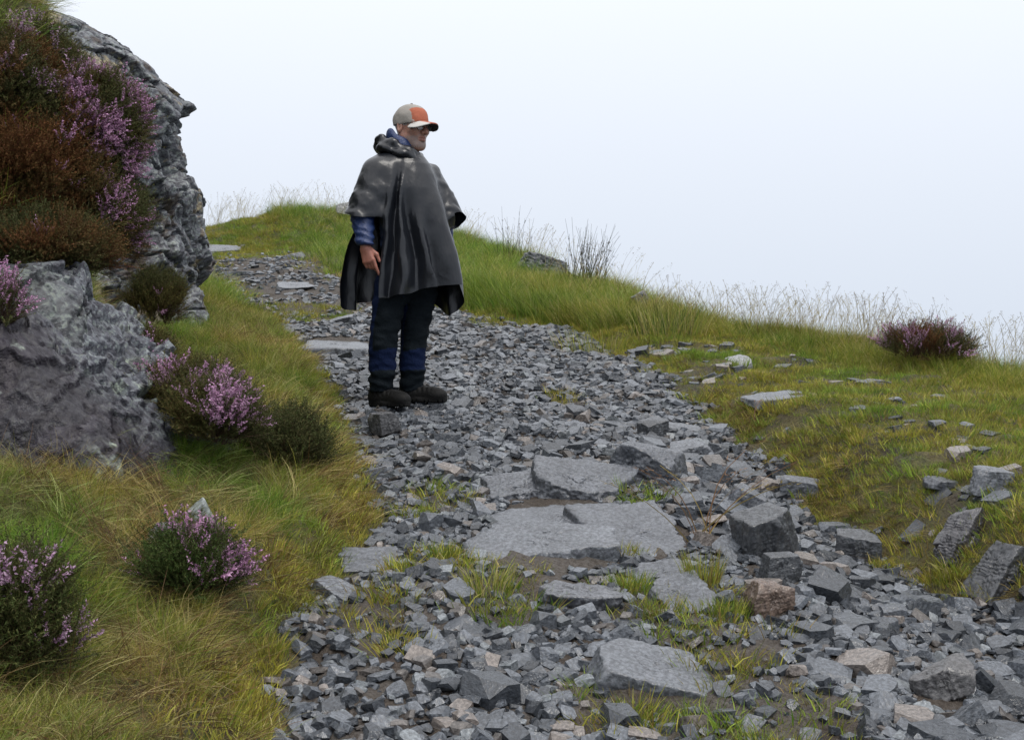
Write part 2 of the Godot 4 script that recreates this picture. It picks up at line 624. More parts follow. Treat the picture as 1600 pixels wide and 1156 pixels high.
func boulder(called: String, label: String, category: String, g: Vector2, size: Vector3, turn: float, tilt: Vector2, rise: float, tint: Color, extra := 5, rough := 0.09, group := "") -> void:
	var half := size * 0.5
	var s := maxf(half.x, half.z)
	var mesh := rock_mesh(box_planes(half, 0.14, extra), rough * minf(1.0, 2.2 * half.y / s), Vector3.UP, rng.randf_range(0, 90), tint, s)
	var o := put(called, mesh, M.slab)
	tag(o, label, category, group)
	var flush := category == "flat rock"
	o.position = Vector3(g.x, (ground(g.x, g.y) - half.y * 0.6 + (0.004 if g.y < 7.0 else -0.02) if flush else land(g.x, g.y)) + rise, -g.y)
	o.rotation = Vector3(tilt.x, turn, tilt.y)
	keep_off.append([g.x, g.y, s * 0.82])


func rocks() -> void:
	sphere_grid(5)
	fine_dirs = sphere_dirs
	fine_idx = sphere_idx.duplicate()
	sphere_grid(4)
	var slate := Color(0.108, 0.116, 0.132)
	var pale := Color(0.135, 0.145, 0.163)
	var dark := Color(0.075, 0.080, 0.088)
	var rust := Color(0.17, 0.125, 0.10)
	var up := 0.16   # the path's own slope
	boulder("flat_rock", "long pale wet slab with a dark undercut front edge across the path", "flat rock", Vector2(0.121, 5.200), Vector3(0.60, 0.11, 0.26), -0.12, Vector2(up + 0.06, -0.05), 0.03, pale)
	boulder("flat_rock", "broad flat slab behind the long pale slab, grass on its left", "flat rock", Vector2(0.208, 5.620), Vector3(0.66, 0.09, 0.34), 0.1, Vector2(up, 0.0), 0.0, slate)
	boulder("flat_rock", "flat grey slab beside the dry stalks in mid path", "flat rock", Vector2(0.504, 5.440), Vector3(0.36, 0.10, 0.5), 0.2, Vector2(up, 0.02), 0.02, slate)
	boulder("flat_rock", "smooth humped slab, left one of the two humps in mid path", "flat rock", Vector2(0.043, 6.130), Vector3(0.40, 0.16, 0.26), 0.2, Vector2(up, 0.14), 0.01, slate)
	boulder("flat_rock", "smooth humped slab with dark front notch, right one of the two humps", "flat rock", Vector2(0.296, 6.090), Vector3(0.42, 0.18, 0.28), -0.15, Vector2(up, -0.1), 0.01, slate)
	boulder("boulder", "pale topped boulder with dark right side in the middle of the path", "boulder", Vector2(0.620, 6.370), Vector3(0.32, 0.22, 0.24), -0.35, Vector2(0.1, -0.25), 0.05, slate)
	boulder("flat_rock", "large lone oval slab ringed by grass low in the path", "flat rock", Vector2(0.398, 4.050), Vector3(0.40, 0.09, 0.26), 0.12, Vector2(up + 0.06, 0.06), 0.015, pale)
	boulder("flat_rock", "tapered grey slab between two grass tufts in the path", "flat rock", Vector2(0.573, 4.720), Vector3(0.19, 0.09, 0.30), 0.35, Vector2(up + 0.08, -0.1), 0.01, slate)
	boulder("flat_rock", "low rounded slab just left of the tall grass tuft", "flat rock", Vector2(0.546, 4.990), Vector3(0.24, 0.09, 0.14), 0.1, Vector2(up, 0.1), 0.015, slate)
	boulder("flat_rock", "rough broken slab below the long pale slab", "flat rock", Vector2(0.217, 4.690), Vector3(0.28, 0.12, 0.24), -0.2, Vector2(up + 0.1, -0.1), 0.0, Color(0.12, 0.125, 0.14), 7, 0.14)
	boulder("flat_rock", "flat pointed slab at the left edge of the path", "flat rock", Vector2(-0.529, 5.090), Vector3(0.27, 0.055, 0.17), 0.15, Vector2(up + 0.05, 0.04), 0.02, slate)
	boulder("flat_rock", "small pale slab sunk at the foot of the grass bank", "flat rock", Vector2(-0.586, 4.680), Vector3(0.15, 0.07, 0.13), -0.6, Vector2(up, -0.3), 0.02, pale)
	boulder("boulder", "large black angular boulder in the gully", "boulder", Vector2(0.964, 5.330), Vector3(0.22, 0.20, 0.18), 0.5, Vector2(0.2, 0.3), 0.06, dark, 7, 0.06)
	boulder("boulder", "grey angular boulder just above the large black one", "boulder", Vector2(1.010, 5.920), Vector3(0.17, 0.15, 0.15), -0.4, Vector2(0.1, -0.3), 0.05, slate, 7, 0.06)
	boulder("boulder", "small black block right below the large black boulder", "boulder", Vector2(0.970, 4.960), Vector3(0.13, 0.10, 0.11), 0.2, Vector2(0.1, 0.0), 0.04, dark, 7, 0.06)
	boulder("boulder", "rusty brown boulder at the left side of the gully", "boulder", Vector2(0.857, 4.620), Vector3(0.14, 0.10, 0.10), 0.3, Vector2(0.1, 0.1), 0.03, rust, 5, 0.08)
	boulder("boulder", "dark flat faced block in the gully below the bank", "boulder", Vector2(1.395, 5.550), Vector3(0.17, 0.11, 0.12), -0.2, Vector2(0.2, 0.1), 0.04, dark, 6, 0.05)
	boulder("boulder", "leaning grey rock set in the edge of the verge", "boulder", Vector2(1.730, 5.240), Vector3(0.13, 0.19, 0.15), 0.5, Vector2(-0.2, -0.7), -0.01, Color(0.085, 0.083, 0.09), 8, 0.16)
	boulder("boulder", "slanting dark rock in the bank at the right edge", "boulder", Vector2(1.759, 4.980), Vector3(0.10, 0.22, 0.16), 0.3, Vector2(0.0, -0.5), 0.02, Color(0.075, 0.078, 0.085), 8, 0.16)
	boulder("boulder", "low dark rock in the bank just below the leaning grey rock", "boulder", Vector2(1.671, 5.210), Vector3(0.13, 0.10, 0.12), 0.1, Vector2(0.0, -0.3), 0.02, Color(0.085, 0.083, 0.09), 8, 0.16)
	boulder("boulder", "pale rock lying alone on the verge turf", "boulder", Vector2(1.898, 5.460), Vector3(0.16, 0.085, 0.11), 0.2, Vector2(0.15, -0.1), 0.03, pale, 6, 0.06)
	boulder("flat_rock", "flat grey stone in the turf left of the pale verge rock", "flat rock", Vector2(1.764, 5.680), Vector3(0.12, 0.05, 0.10), 0.2, Vector2(0.15, 0.0), 0.01, slate)
	boulder("flat_rock", "pale flat stone high on the verge turf", "flat rock", Vector2(1.491, 9.240), Vector3(0.20, 0.05, 0.2), 0.5, Vector2(0.2, 0.18), 0.02, Color(0.3, 0.31, 0.32))
	boulder("flat_rock", "long flat slab in bare turf on the verge", "flat rock", Vector2(1.489, 7.740), Vector3(0.30, 0.05, 0.25), 0.2, Vector2(0.17, 0.0), 0.02, pale)
	boulder("boulder", "dark stone lying just below the walker's boots", "boulder", Vector2(-0.690, 7.440), Vector3(0.15, 0.11, 0.12), 0.4, Vector2(0.1, 0.2), 0.04, Color(0.10, 0.10, 0.105), 7, 0.06)
	boulder("flat_rock", "worn pale slab just left of the dark stone below the boots", "flat rock", Vector2(-0.820, 7.310), Vector3(0.20, 0.07, 0.2), 0.2, Vector2(0.18, 0.0), 0.01, pale)
	boulder("flat_rock", "wide pale layered slab on the path behind the walker's knees", "flat rock", Vector2(-1.306, 10.360), Vector3(0.62, 0.10, 0.75), 0.2, Vector2(up, 0.02), 0.03, pale, 6, 0.12)
	boulder("flat_rock", "flat bluish slab at the top of the gully", "flat rock", Vector2(0.907, 7.140), Vector3(0.24, 0.08, 0.16), 0.25, Vector2(up + 0.1, 0.1), 0.04, pale, 6, 0.06)
	boulder("flat_rock", "long flat slab above the bluish slab near the verge", "flat rock", Vector2(0.947, 7.620), Vector3(0.26, 0.07, 0.16), 0.15, Vector2(up, 0.0), 0.03, pale, 6, 0.06)
	boulder("boulder", "dark pointed stone left of the bluish slab", "boulder", Vector2(0.754, 7.430), Vector3(0.15, 0.13, 0.13), 0.5, Vector2(0.1, 0.1), 0.04, dark, 7, 0.06)
	boulder("flat_rock", "squarish flat block below the verge at the top of the gully", "flat rock", Vector2(1.344, 6.440), Vector3(0.18, 0.12, 0.15), -0.3, Vector2(0.25, -0.15), 0.04, slate, 5, 0.05)
	boulder("boulder", "long dark stone among the rubble at bottom right", "boulder", Vector2(1.224, 3.940), Vector3(0.17, 0.08, 0.08), 0.15, Vector2(0.1, 0.12), 0.035, Color(0.10, 0.098, 0.10), 6, 0.06)
	boulder("boulder", "lichen grey rock half buried in the bank grass", "boulder", Vector2(-1.135, 4.550), Vector3(0.12, 0.08, 0.10), 0.2, Vector2(0.1, -0.1), 0.04, pale)
	boulder("boulder", "pale lichened rock leaning in the bank grass behind the small heather", "boulder", Vector2(-1.059, 4.740), Vector3(0.07, 0.12, 0.10), 0.2, Vector2(0.1, 0.55), 0.06, Color(0.28, 0.31, 0.30))
	boulder("boulder", "pale rock in the tussock on the crest", "boulder", Vector2(1.085, 11.700), Vector3(0.14, 0.10, 0.1), 0.2, Vector2(0.1, 0.4), 0.16, pale)
	boulder("boulder", "bare grey rock on the ridge beside the rushes", "boulder", Vector2(0.30, 15.6), Vector3(0.44, 0.26, 0.4), 0.4, Vector2(0.1, -0.35), 0.07, dark, 8, 0.2)
	boulder("boulder", "pale stone on the top of the far mound", "boulder", Vector2(-2.6, 21.3), Vector3(0.22, 0.14, 0.2), 0.2, Vector2(0.1, 0.0), 0.1, Color(0.4, 0.4, 0.4))
	boulder("flat_rock", "flat slab farthest up the path beside the crag", "flat rock", Vector2(-4.058, 19.450), Vector3(0.5, 0.09, 0.35), 0.3, Vector2(up, 0.05), 0.04, pale, 6, 0.1, "flat slabs on the far bend")
	boulder("flat_rock", "flat slab at the foot of the far grassy mound", "flat rock", Vector2(-2.921, 18.260), Vector3(0.4, 0.09, 0.28), -0.2, Vector2(up, 0.05), 0.04, pale, 6, 0.1, "flat slabs on the far bend")
	boulder("flat_rock", "flat slab on the far bend of the path close to the crag", "flat rock", Vector2(-3.247, 16.480), Vector3(0.4, 0.09, 0.28), 0.1, Vector2(up, 0.05), 0.04, pale, 6, 0.1, "flat slabs on the far bend")
	boulder("flat_rock", "flat slab in the middle of the path's far bend", "flat rock", Vector2(-2.312, 14.670), Vector3(0.5, 0.09, 0.35), 0.35, Vector2(up, 0.05), 0.04, pale, 6, 0.1, "flat slabs on the far bend")
	boulder("flat_rock", "small flat slab just behind the walker's hanging poncho tail", "flat rock", Vector2(-1.491, 11.910), Vector3(0.3, 0.09, 0.21), -0.3, Vector2(up, 0.05), 0.04, pale, 6, 0.1, "flat slabs on the far bend")
	crag()
	outcrop()


func crag() -> void:
	# right-hand outline of the crag: height -> x
	var rim := [[-0.2, -2.28], [0.2, -2.32], [0.38, -2.33], [0.60, -2.41], [0.79, -2.34], [1.0, -2.43], [1.24, -2.41], [1.42, -2.51], [1.55, -2.51], [1.70, -2.52], [1.86, -2.58], [2.08, -2.78], [2.2, -2.91], [2.3, -3.04], [2.40, -3.28], [2.46, -3.83]]
	var cx := -3.75
	var cz := -10.5
	rng.seed = 77
	var seeds := []
	for k in 90:
		seeds.append([Vector3(rng.randf_range(-3.9, -2.2), rng.randf_range(-0.1, 2.5), rng.randf_range(-10.9, -9.2)), Vector3(rng.randfn(), rng.randfn(), rng.randfn()) * 0.15, rng.randf_range(-0.07, 0.06)])
	var rows := 290
	var cols_ := 250
	var v := PackedVector3Array()
	var col := PackedColorArray()
	for j in rows + 1:
		var y := -0.2 + 2.66 * j / rows
		var a := along(rim, y) - cx
		for i in cols_ + 1:
			var ang := lerpf(-1.2, PI * 0.82, float(i) / cols_)
			var cs := cos(ang)
			var sn := sin(ang)
			var k := pow(pow(absf(cs), 2.6) + pow(absf(sn), 2.6), -1.0 / 2.6)
			var q := Vector3(cx + a * cs * k, y, cz + (0.35 + a * 0.62) * sn * k)
			var out := Vector3(cs, 0.12, sn).normalized()
			var best := 1e9
			var second := 1e9
			var near = seeds[0]
			var next = seeds[0]
			for s in seeds:
				var dv: Vector3 = q - s[0]
				dv.y *= 1.5
				var l := dv.length_squared()
				if l < best:
					second = best
					next = near
					best = l
					near = s
				elif l < second:
					second = l
					next = s
			var w := q + Vector3(n_mid.get_noise_3dv(q), n_mid.get_noise_3dv(q + Vector3(9, 0, 0)), 0) * 0.06
			w.y *= 1.2
			var c1 := n_cell.get_noise_3dv(w * 5.0)
			var c2 := n_cell.get_noise_3dv(w * 15.0 + Vector3(4, 4, 4))
			var crack := smoothstep(0.0, 0.10, n_crack.get_noise_3dv(w * 5.0) + 1.0)
			var face_a: float = near[2] + (near[1] as Vector3).dot(q - near[0])
			var face_b: float = next[2] + (next[1] as Vector3).dot(q - next[0])
			var disp: float = lerpf((face_a + face_b) * 0.5, face_a, smoothstep(0.0, 0.07, sqrt(second) - sqrt(best))) + c1 * 0.034 + c2 * 0.010 - (1.0 - crack) * 0.05 + n_fine.get_noise_3dv(q) * 0.012
			disp *= smoothstep(2.5, 2.1, y) * 0.6 + 0.4
			v.append((q + out * disp) * Vector3(1, 1.09, 1))
			# grey rock with pale lichen crusts, ochre stains and brown dead moss in patches
			var l1 := n_mid.get_noise_3dv(q * 0.9 + Vector3(3, 1, 7)) + 0.5 * n_fine.get_noise_3dv(q)
			var l2 := n_mid.get_noise_3dv(q * 0.8 + Vector3(13, 11, 7)) + 0.35 * n_fine.get_noise_3dv(q * 1.3)
			var cc := Color(0.155, 0.165, 0.175) * (1.0 + 0.28 * c1 + 0.15 * c2)
			if l1 > 0.22: cc = cc.lerp(Color(0.30, 0.31, 0.31), smoothstep(0.22, 0.34, l1))
			if l2 > 0.34: cc = cc.lerp(Color(0.36, 0.29, 0.18), smoothstep(0.34, 0.42, l2) * 0.8)
			if l2 < -0.30: cc = cc.lerp(Color(0.085, 0.06, 0.045), smoothstep(-0.30, -0.40, l2) * 0.85)
			col.append(cc)
	var idx := PackedInt32Array()
	for j in rows:
		for i in cols_:
			var a := j * (cols_ + 1) + i
			idx.append_array([a, a + cols_ + 1, a + 1, a + 1, a + cols_ + 1, a + cols_ + 2])
	idx.reverse()
	var nrm := smooth_normals(v, idx)
	var o := put("crag", arr_mesh(v, idx, nrm, col), M.crag)
	tag(o, "tall fractured grey crag standing at the left of the path behind heather", "crag")


func outcrop() -> void:
	var root := base("outcrop", Vector3(-1.85, -0.45, -5.6))
	tag(root, "low lichened rock outcrop with sloping pale ridge below the big heather", "outcrop")
	var a := Vector3(-1.817, 0.23, -5.6)
	var n := Vector3(0.69, 0.68, 0.22).normalized()
	var mid := Vector3(-1.92, -0.42, -5.75)
	var front := Vector3(0.10, 0.22, 0.97).normalized()
	var f := Vector3(-1.507, -0.26, -4.98)
	var lower := [[n, n.dot(a - mid)], [front, front.dot(f - mid)], [Vector3(0.5, 0.3, -0.8).normalized(), 0.7], [Vector3.LEFT, 0.8], [Vector3.DOWN, 0.5], [Vector3(0.86, 0.1, 0.5).normalized(), 0.82], [Vector3(-0.3, 0.95, 0.0).normalized(), 0.62], [Vector3(0.4, 0.62, 0.68).normalized(), 0.79]]
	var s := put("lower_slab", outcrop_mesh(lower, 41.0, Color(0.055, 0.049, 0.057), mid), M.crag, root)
	s.position = mid - root.position
	var mid2 := Vector3(-2.08, 0.06, -5.95)
	var upper := [[Vector3(0.08, 0.1, 1.0).normalized(), 0.56], [Vector3(0.95, 0.1, -0.25).normalized(), 0.25], [Vector3.UP, 0.36], [Vector3.LEFT, 0.6], [Vector3.DOWN, 0.6], [Vector3.FORWARD, 0.5], [Vector3(0.6, 0.6, 0.5).normalized(), 0.52]]
	var u := put("upper_block", outcrop_mesh(upper, 57.0, Color(0.15, 0.16, 0.155), mid2), M.crag, root)
	u.position = mid2 - root.position


func outcrop_mesh(planes: Array, seed_: float, tint: Color, mid: Vector3) -> ArrayMesh:
	var v := PackedVector3Array()
	var col := PackedColorArray()
	var n := 210
	# a sphere grid dense enough for the cracks
	for j in n + 1:
		var th := PI * j / n
		for i in 2 * n + 1:
			var ph := PI * i / n
			var dir := Vector3(sin(th) * cos(ph), cos(th), sin(th) * sin(ph))
			var acc := 0.0
			for p in planes:
				var c: float = dir.dot(p[0])
				if c > 0.02: acc += pow(p[1] / c, -18.0)
			var q := dir * pow(acc, -1.0 / 18.0)
			var g := q + mid
			if g.z < -6.3 or g.y < -0.75:
				v.append(q)
				col.append(tint)
				continue
			var w := g + Vector3(n_mid.get_noise_3dv(g + Vector3(seed_, 0, 0)), n_mid.get_noise_3dv(g + Vector3(0, seed_, 0)), 0) * 0.09
			var bed := Vector3(w.x * 2.2 + w.y * 2.2, (w.y - w.x) * 6.0, w.z * 2.5)
			var c1 := n_cell.get_noise_3dv(bed * 1.7)
			var c2 := n_cell.get_noise_3dv(w * 17.0)
			var pit := n_fine.get_noise_3dv(g * 1.4)
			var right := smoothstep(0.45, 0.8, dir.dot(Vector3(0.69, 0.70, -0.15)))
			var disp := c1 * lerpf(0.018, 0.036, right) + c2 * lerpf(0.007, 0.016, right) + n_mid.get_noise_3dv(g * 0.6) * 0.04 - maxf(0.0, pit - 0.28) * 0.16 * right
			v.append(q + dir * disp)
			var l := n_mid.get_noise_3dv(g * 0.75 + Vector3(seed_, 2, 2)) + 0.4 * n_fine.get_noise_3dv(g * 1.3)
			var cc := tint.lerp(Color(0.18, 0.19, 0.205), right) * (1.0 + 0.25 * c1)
			if l > 0.36: cc = cc.lerp(Color(0.30, 0.33, 0.29), smoothstep(0.36, 0.39, l))
			col.append(cc)
	var idx := PackedInt32Array()
	var m := 2 * n + 1
	for j in n:
		for i in 2 * n:
			var a := j * m + i
			idx.append_array([a, a + 1, a + m, a + 1, a + m + 1, a + m])
	idx.reverse()
	var nrm := smooth_normals(v, idx)
	return arr_mesh(v, idx, nrm, col)


# ---------------------------------------------------------------- grass
func blade(v: PackedVector3Array, col: PackedColorArray, at: Vector3, dir: Vector3, length: float, width: float, droop: float, c: Color, segs := 3) -> void:
	var side := dir.cross(Vector3(rng.randfn(), 0.3, rng.randfn())).normalized() * width * 0.5
	var p := at
	var step := length / segs
	var d := dir
	for k in segs:
		var w0 := 1.0 - float(k) / segs * 0.75
		var w1 := 1.0 - float(k + 1) / segs * 0.75
		var q := p + d * step
		if k < segs - 1:
			v.append_array([p - side * w0, q - side * w1, p + side * w0, p + side * w0, q - side * w1, q + side * w1])
			for i in 6: col.append(c)
		else:
			v.append_array([p - side * w0, q, p + side * w0])
			for i in 3: col.append(c)
		p = q
		var flat := Vector3(d.x, 0, d.z)
		d = (d + (flat * 0.6 - Vector3.UP * 0.8) * droop).normalized()


func tuft(n: int, lmin: float, lmax: float, width: float, spread: float, splay: float, droop: float, cols: Array, segs := 3) -> ArrayMesh:
	var v := PackedVector3Array()
	var col := PackedColorArray()
	for k in n:
		var a := rng.randf() * TAU
		var r := sqrt(rng.randf()) * spread
		var at := Vector3(cos(a) * r, -0.015, sin(a) * r)
		var b := a + rng.randfn() * 0.7
		var dir := Vector3(cos(b) * splay * rng.randf_range(0.3, 1.3), 1.0, sin(b) * splay * rng.randf_range(0.3, 1.3)).normalized()
		var c: Color = cols[rng.randi() % cols.size()]
		blade(v, col, at, dir, rng.randf_range(lmin, lmax), width * rng.randf_range(0.7, 1.3), droop * rng.randf_range(0.5, 1.5), c * rng.randf_range(0.6, 1.4), segs)
	return arr_mesh(v, PackedInt32Array(), null, col)


func seed_grass(n: int, lmin: float, lmax: float, spread: float, lean: float, cols: Array) -> ArrayMesh:   # thin flowering stems with small drooping heads
	var v := PackedVector3Array()
	var col := PackedColorArray()
	for k in n:
		var a := rng.randf() * TAU
		var at := Vector3(cos(a), 0, sin(a)) * rng.randf() * spread
		var dir := Vector3(rng.randfn() * 0.25 + lean, 1.0, rng.randfn() * 0.25).normalized()
		var c: Color = cols[rng.randi() % cols.size()]
		var length := rng.randf_range(lmin, lmax)
		var p := at
		var side := Vector3(rng.randfn(), 0, rng.randfn()).normalized() * 0.0011
		var d := dir
		for s in 5:
			var q := p + d * length / 5.0
			v.append_array([p - side, q - side, p + side, p + side, q - side, q + side])
			for i in 6: col.append(c)
			p = q
			d = (d + Vector3(0.12 * signf(dir.x + 0.1), -0.05, 0) * (0.4 + s * 0.35)).normalized()
		for s in 9:
			var q := p - d * rng.randf() * length * 0.22 + Vector3(rng.randfn(), rng.randfn(), rng.randfn()) * 0.006
			var o := (d + Vector3(rng.randfn(), rng.randfn(), rng.randfn()) * 0.5).normalized()
			var w := o.cross(Vector3(rng.randfn(), rng.randfn(), rng.randfn())).normalized() * 0.0016
			v.append_array([q - w, q + o * 0.012, q + w])
			for i in 3: col.append(c)
	return arr_mesh(v, PackedInt32Array(), null, col)


func stand(x: float, d: float, s: float, lean: Vector3, sy := 1.0) -> Transform3D:
	var up := (Vector3.UP + lean + Vector3(rng.randfn(), 0, rng.randfn()) * 0.12).normalized()
	var side := up.cross(Vector3(rng.randfn(), 0.01, rng.randfn())).normalized()
	return Transform3D(Basis(side, up, side.cross(up)).scaled_local(Vector3(s, s * sy, s)), Vector3(x, ground(x, d), -d))


class Lot:   # transforms sorted by tuft shape
	var meshes := []
	var xf := []
	var cols := []
	func _init(m: Array) -> void:
		meshes = m
		for k in m:
			xf.append([])
			cols.append(PackedColorArray())
	func add(k: int, t: Transform3D, c: Color) -> void:
		xf[k].append(t)
		cols[k].append(c)


func grow(lot: Lot, called: String, label: String, part: String) -> Node3D:
	var o := base(called)
	tag(o, label, "grass", "", "stuff")
	for k in lot.meshes.size():
		if lot.xf[k].size(): scatter(part, lot.meshes[k], M.blade, lot.xf[k], lot.cols[k], o)
	return o


var GREEN := Color(0.125, 0.185, 0.028)
var LIME := Color(0.28, 0.285, 0.05)
var STRAW := Color(0.40, 0.345, 0.155)
var OCHRE := Color(0.235, 0.18, 0.06)
var DEEP := Color(0.045, 0.085, 0.018)

func meadow_tint(x: float, d: float, dry: float) -> Color:
	var a := n_mid.get_noise_2d(x * 0.55 + 30.0, d * 0.55) + n_fine.get_noise_2d(x, d) * 0.4 + dry
	var c := Color(0.72, 1.0, 0.75).lerp(Color(1.0, 1.0, 1.0), smoothstep(-0.35, 0.0, a)).lerp(Color(1.14, 1.06, 0.95), smoothstep(0.05, 0.4, a))
	return c * rng.randf_range(0.75, 1.25)


func grass() -> void:
	var long_ := [tuft(40, 0.10, 0.34, 0.0026, 0.06, 0.65, 0.34, [GREEN, LIME, LIME, STRAW, GREEN]), tuft(40, 0.08, 0.32, 0.0022, 0.06, 0.8, 0.40, [LIME, STRAW, STRAW, OCHRE, LIME]), tuft(34, 0.08, 0.26, 0.0032, 0.06, 0.55, 0.28, [GREEN, GREEN, DEEP, LIME]), tuft(46, 0.10, 0.26, 0.0022, 0.10, 2.6, 0.30, [STRAW, OCHRE, Color(0.15, 0.085, 0.04), Color(0.10, 0.06, 0.035)])]
	var short_ := [tuft(46, 0.03, 0.08, 0.0032, 0.06, 0.7, 0.3, [GREEN, LIME, LIME, OCHRE], 2), tuft(46, 0.02, 0.06, 0.0034, 0.06, 0.9, 0.35, [LIME, OCHRE, STRAW, LIME], 2), tuft(46, 0.02, 0.055, 0.0036, 0.06, 0.8, 0.3, [GREEN, LIME, GREEN], 2)]
	# left bank
	var lot := Lot.new(long_ + short_)
	for k in 24000:
		var d := 2.7 + 9.8 * pow(rng.randf(), 1.5)
		var x := along(EDGE_L, d) - rng.randf() * 2.2
		if x < -0.385 * d - 1.0: continue
		var p := -on_path(x, d)
		if p < -0.02: continue
		if not is_free(x, d, -0.02): continue
		var steep := smoothstep(1.75, 2.45, -(x + 0.33 * (d - 6.3))) * smoothstep(5.7, 6.5, d)
		if steep > 0.02 and steep < 0.25 and d < 7.4: continue
		var near := smoothstep(0.02, 0.25, p)
		var dry := n_low.get_noise_2d(x * 2.5, d * 2.5 + 50.0)
		if rng.randf() > near * 0.9 + 0.1:
			lot.add(4 + rng.randi() % 2, stand(x, d, rng.randf_range(0.7, 1.3), Vector3.ZERO), meadow_tint(x, d, 0.15))
			continue
		var which := 1 if rng.randf() < 0.34 + dry * 0.9 else (0 if rng.randf() < 0.6 else 2)
		if rng.randf() < 0.16 + n_fine.get_noise_2d(x * 0.5, d * 0.5 + 9.0) * 0.4: which = 3
		var tall := clampf(0.62 + n_mid.get_noise_2d(x * 0.9 + 70.0, d * 0.9) * 0.75, 0.28, 1.1) * (0.62 if d < 6.2 else 0.85)
		var s := rng.randf_range(0.6, 1.1) * (0.5 + 0.5 * near) * tall
		var lean := Vector3(0.35, 0, 0.2) * rng.randf_range(0.0, 1.3) + Vector3(rng.randfn(), 0, rng.randfn()) * 0.30
		lot.add(which, stand(x, d, s if which < 3 else rng.randf_range(0.6, 1.0), lean), meadow_tint(x, d, dry * 0.5))
	for k in 5200:
		var d := rng.randf_range(5.75, 8.6)
		var x := -rng.randf_range(0.29, 0.56) * d - 0.05
		if smoothstep(1.75, 2.45, -(x + 0.33 * (d - 6.3))) < 0.8 or (d < 6.6 and rng.randf() < 0.6): continue
		lot.add([0, 2, 0, 1][rng.randi() % 4], stand(x, d, rng.randf_range(0.6, 1.2), Vector3(0.45, 0, 0.35)), meadow_tint(x, d, -0.1))
	grow(lot, "bank_grass", "long wet grass leaning over the bank at the left of the path", "tufts")
	# right verge, short and mossy, longer towards the crest
	lot = Lot.new(short_ + long_)
	for k in 31000:
		var d := 4.7 + 9.5 * pow(rng.randf(), 1.2)
		var a := along(EDGE_R, d)
		var b := along(CREST, d)
		var t := rng.randf()
		var x := lerpf(a - 0.1, b + 0.25, t)
		if absf(x) > 0.385 * d + 1.0: continue
		var p := -on_path(x, d)
		if p < -0.03 or not is_free(x, d, -0.01): continue
		var edge := b - x
		var bare := n_mid.get_noise_2d(x * 0.6, d * 0.6 + 17.0)
		var crest := smoothstep(0.9, 0.15, edge) if d < 11.0 else smoothstep(0.0, 0.35, p)
		if bare > 0.12 and crest < 0.3 and rng.randf() < 0.75: continue
		if rng.randf() < crest * 0.55:
			lot.add(3 + rng.randi() % 3, stand(x, d, rng.randf_range(0.3, 0.75) * (1.0 if d < 11.0 else 1.6), Vector3(0.12, 0, 0.05)), meadow_tint(x, d, 0.0))
		else:
			var dry := 0.34 * smoothstep(0.5, 0.05, p)
			if p < 0.22 and d < 8.5 and rng.randf() < 0.16:
				lot.add(6, stand(x, d, rng.randf_range(0.35, 0.7), Vector3(-0.4, 0, 0.2)), Color(1.0, 0.95, 0.85))
				continue
			lot.add(rng.randi() % 2 if rng.randf() < 0.7 - crest * 0.5 else 2, stand(x, d, pow(rng.randf(), 3.0) * 0.9 + 0.42 + crest * 0.6, Vector3.ZERO), meadow_tint(x, d, dry + 0.05 - crest * 0.2))
	grow(lot, "verge_grass", "short mossy turf on the verge at the right of the path", "tufts")
	# far mound
	lot = Lot.new(long_ + short_)
	for k in 7500:
		var d := rng.randf_range(12.0, 23.5)
		var x := rng.randf_range(-6.5, 0.4)
		if absf(x) > 0.385 * d: continue
		if x > along(CREST, d) + 0.4: continue
		var p := -on_path(x, d)
		if p < -0.25: continue
		if p < 0.1 and rng.randf() < 0.7: continue
		if p < 0.15: lot.add(4 + rng.randi() % 3, stand(x, d, rng.randf_range(1.2, 2.2), Vector3.ZERO), meadow_tint(x, d, 0.0))
		else: lot.add([0, 1, 2, 2, 0][rng.randi() % 5], stand(x, d, rng.randf_range(0.55, 1.25), Vector3(0.1, 0, 0.1)), meadow_tint(x, d, -0.3))
	grow(lot, "mound_grass", "thick green grass covering the far mound behind the path", "tufts")
	# flowering stems against the sky
	var plume := [seed_grass(7, 0.22, 0.42, 0.06, 0.25, [STRAW, OCHRE, Color(0.25, 0.18, 0.12)]), seed_grass(6, 0.2, 0.5, 0.06, 0.15, [STRAW, Color(0.2, 0.16, 0.10)])]
	lot = Lot.new(plume)
	for k in 330:
		var d := rng.randf_range(8.3, 11.6) if k < 210 else rng.randf_range(11.5, 23.0)
		var x := along(CREST, d) - rng.randf_range(-0.1, 0.35)
		if k > 270:
			d = rng.randf_range(20.8, 22.4)
			x = rng.randf_range(-4.9, -2.6)
		lot.add(k % 2, stand(x, d, rng.randf_range(0.6, 1.05) * (1.0 if d < 12.0 else 1.3), Vector3(0.1, 0, 0)), Color(1, 1, 1) * rng.randf_range(0.7, 1.1))
	grow(lot, "seeding_grass", "thin seeding grass stems along the crest against the sky", "stems")
	# patches on the path
	lot = Lot.new(short_ + [long_[0]])
	for g in green_patches:
		for k in int(600.0 * g[2] * g[2]) + 10:
			var a := rng.randf() * TAU
			var r: float = sqrt(rng.randf()) * g[2]
			var x: float = g[0] + cos(a) * r
			var d: float = g[1] + sin(a) * r * 1.5
			if not is_free(x, d, -0.03): continue
			lot.add(rng.randi() % 3, stand(x, d, rng.randf_range(0.7, 1.5), Vector3.ZERO), meadow_tint(x, d, rng.randf_range(-0.2, 0.35)))
	grow(lot, "path_grass", "small patches of grass growing between the stones of the path", "tufts")


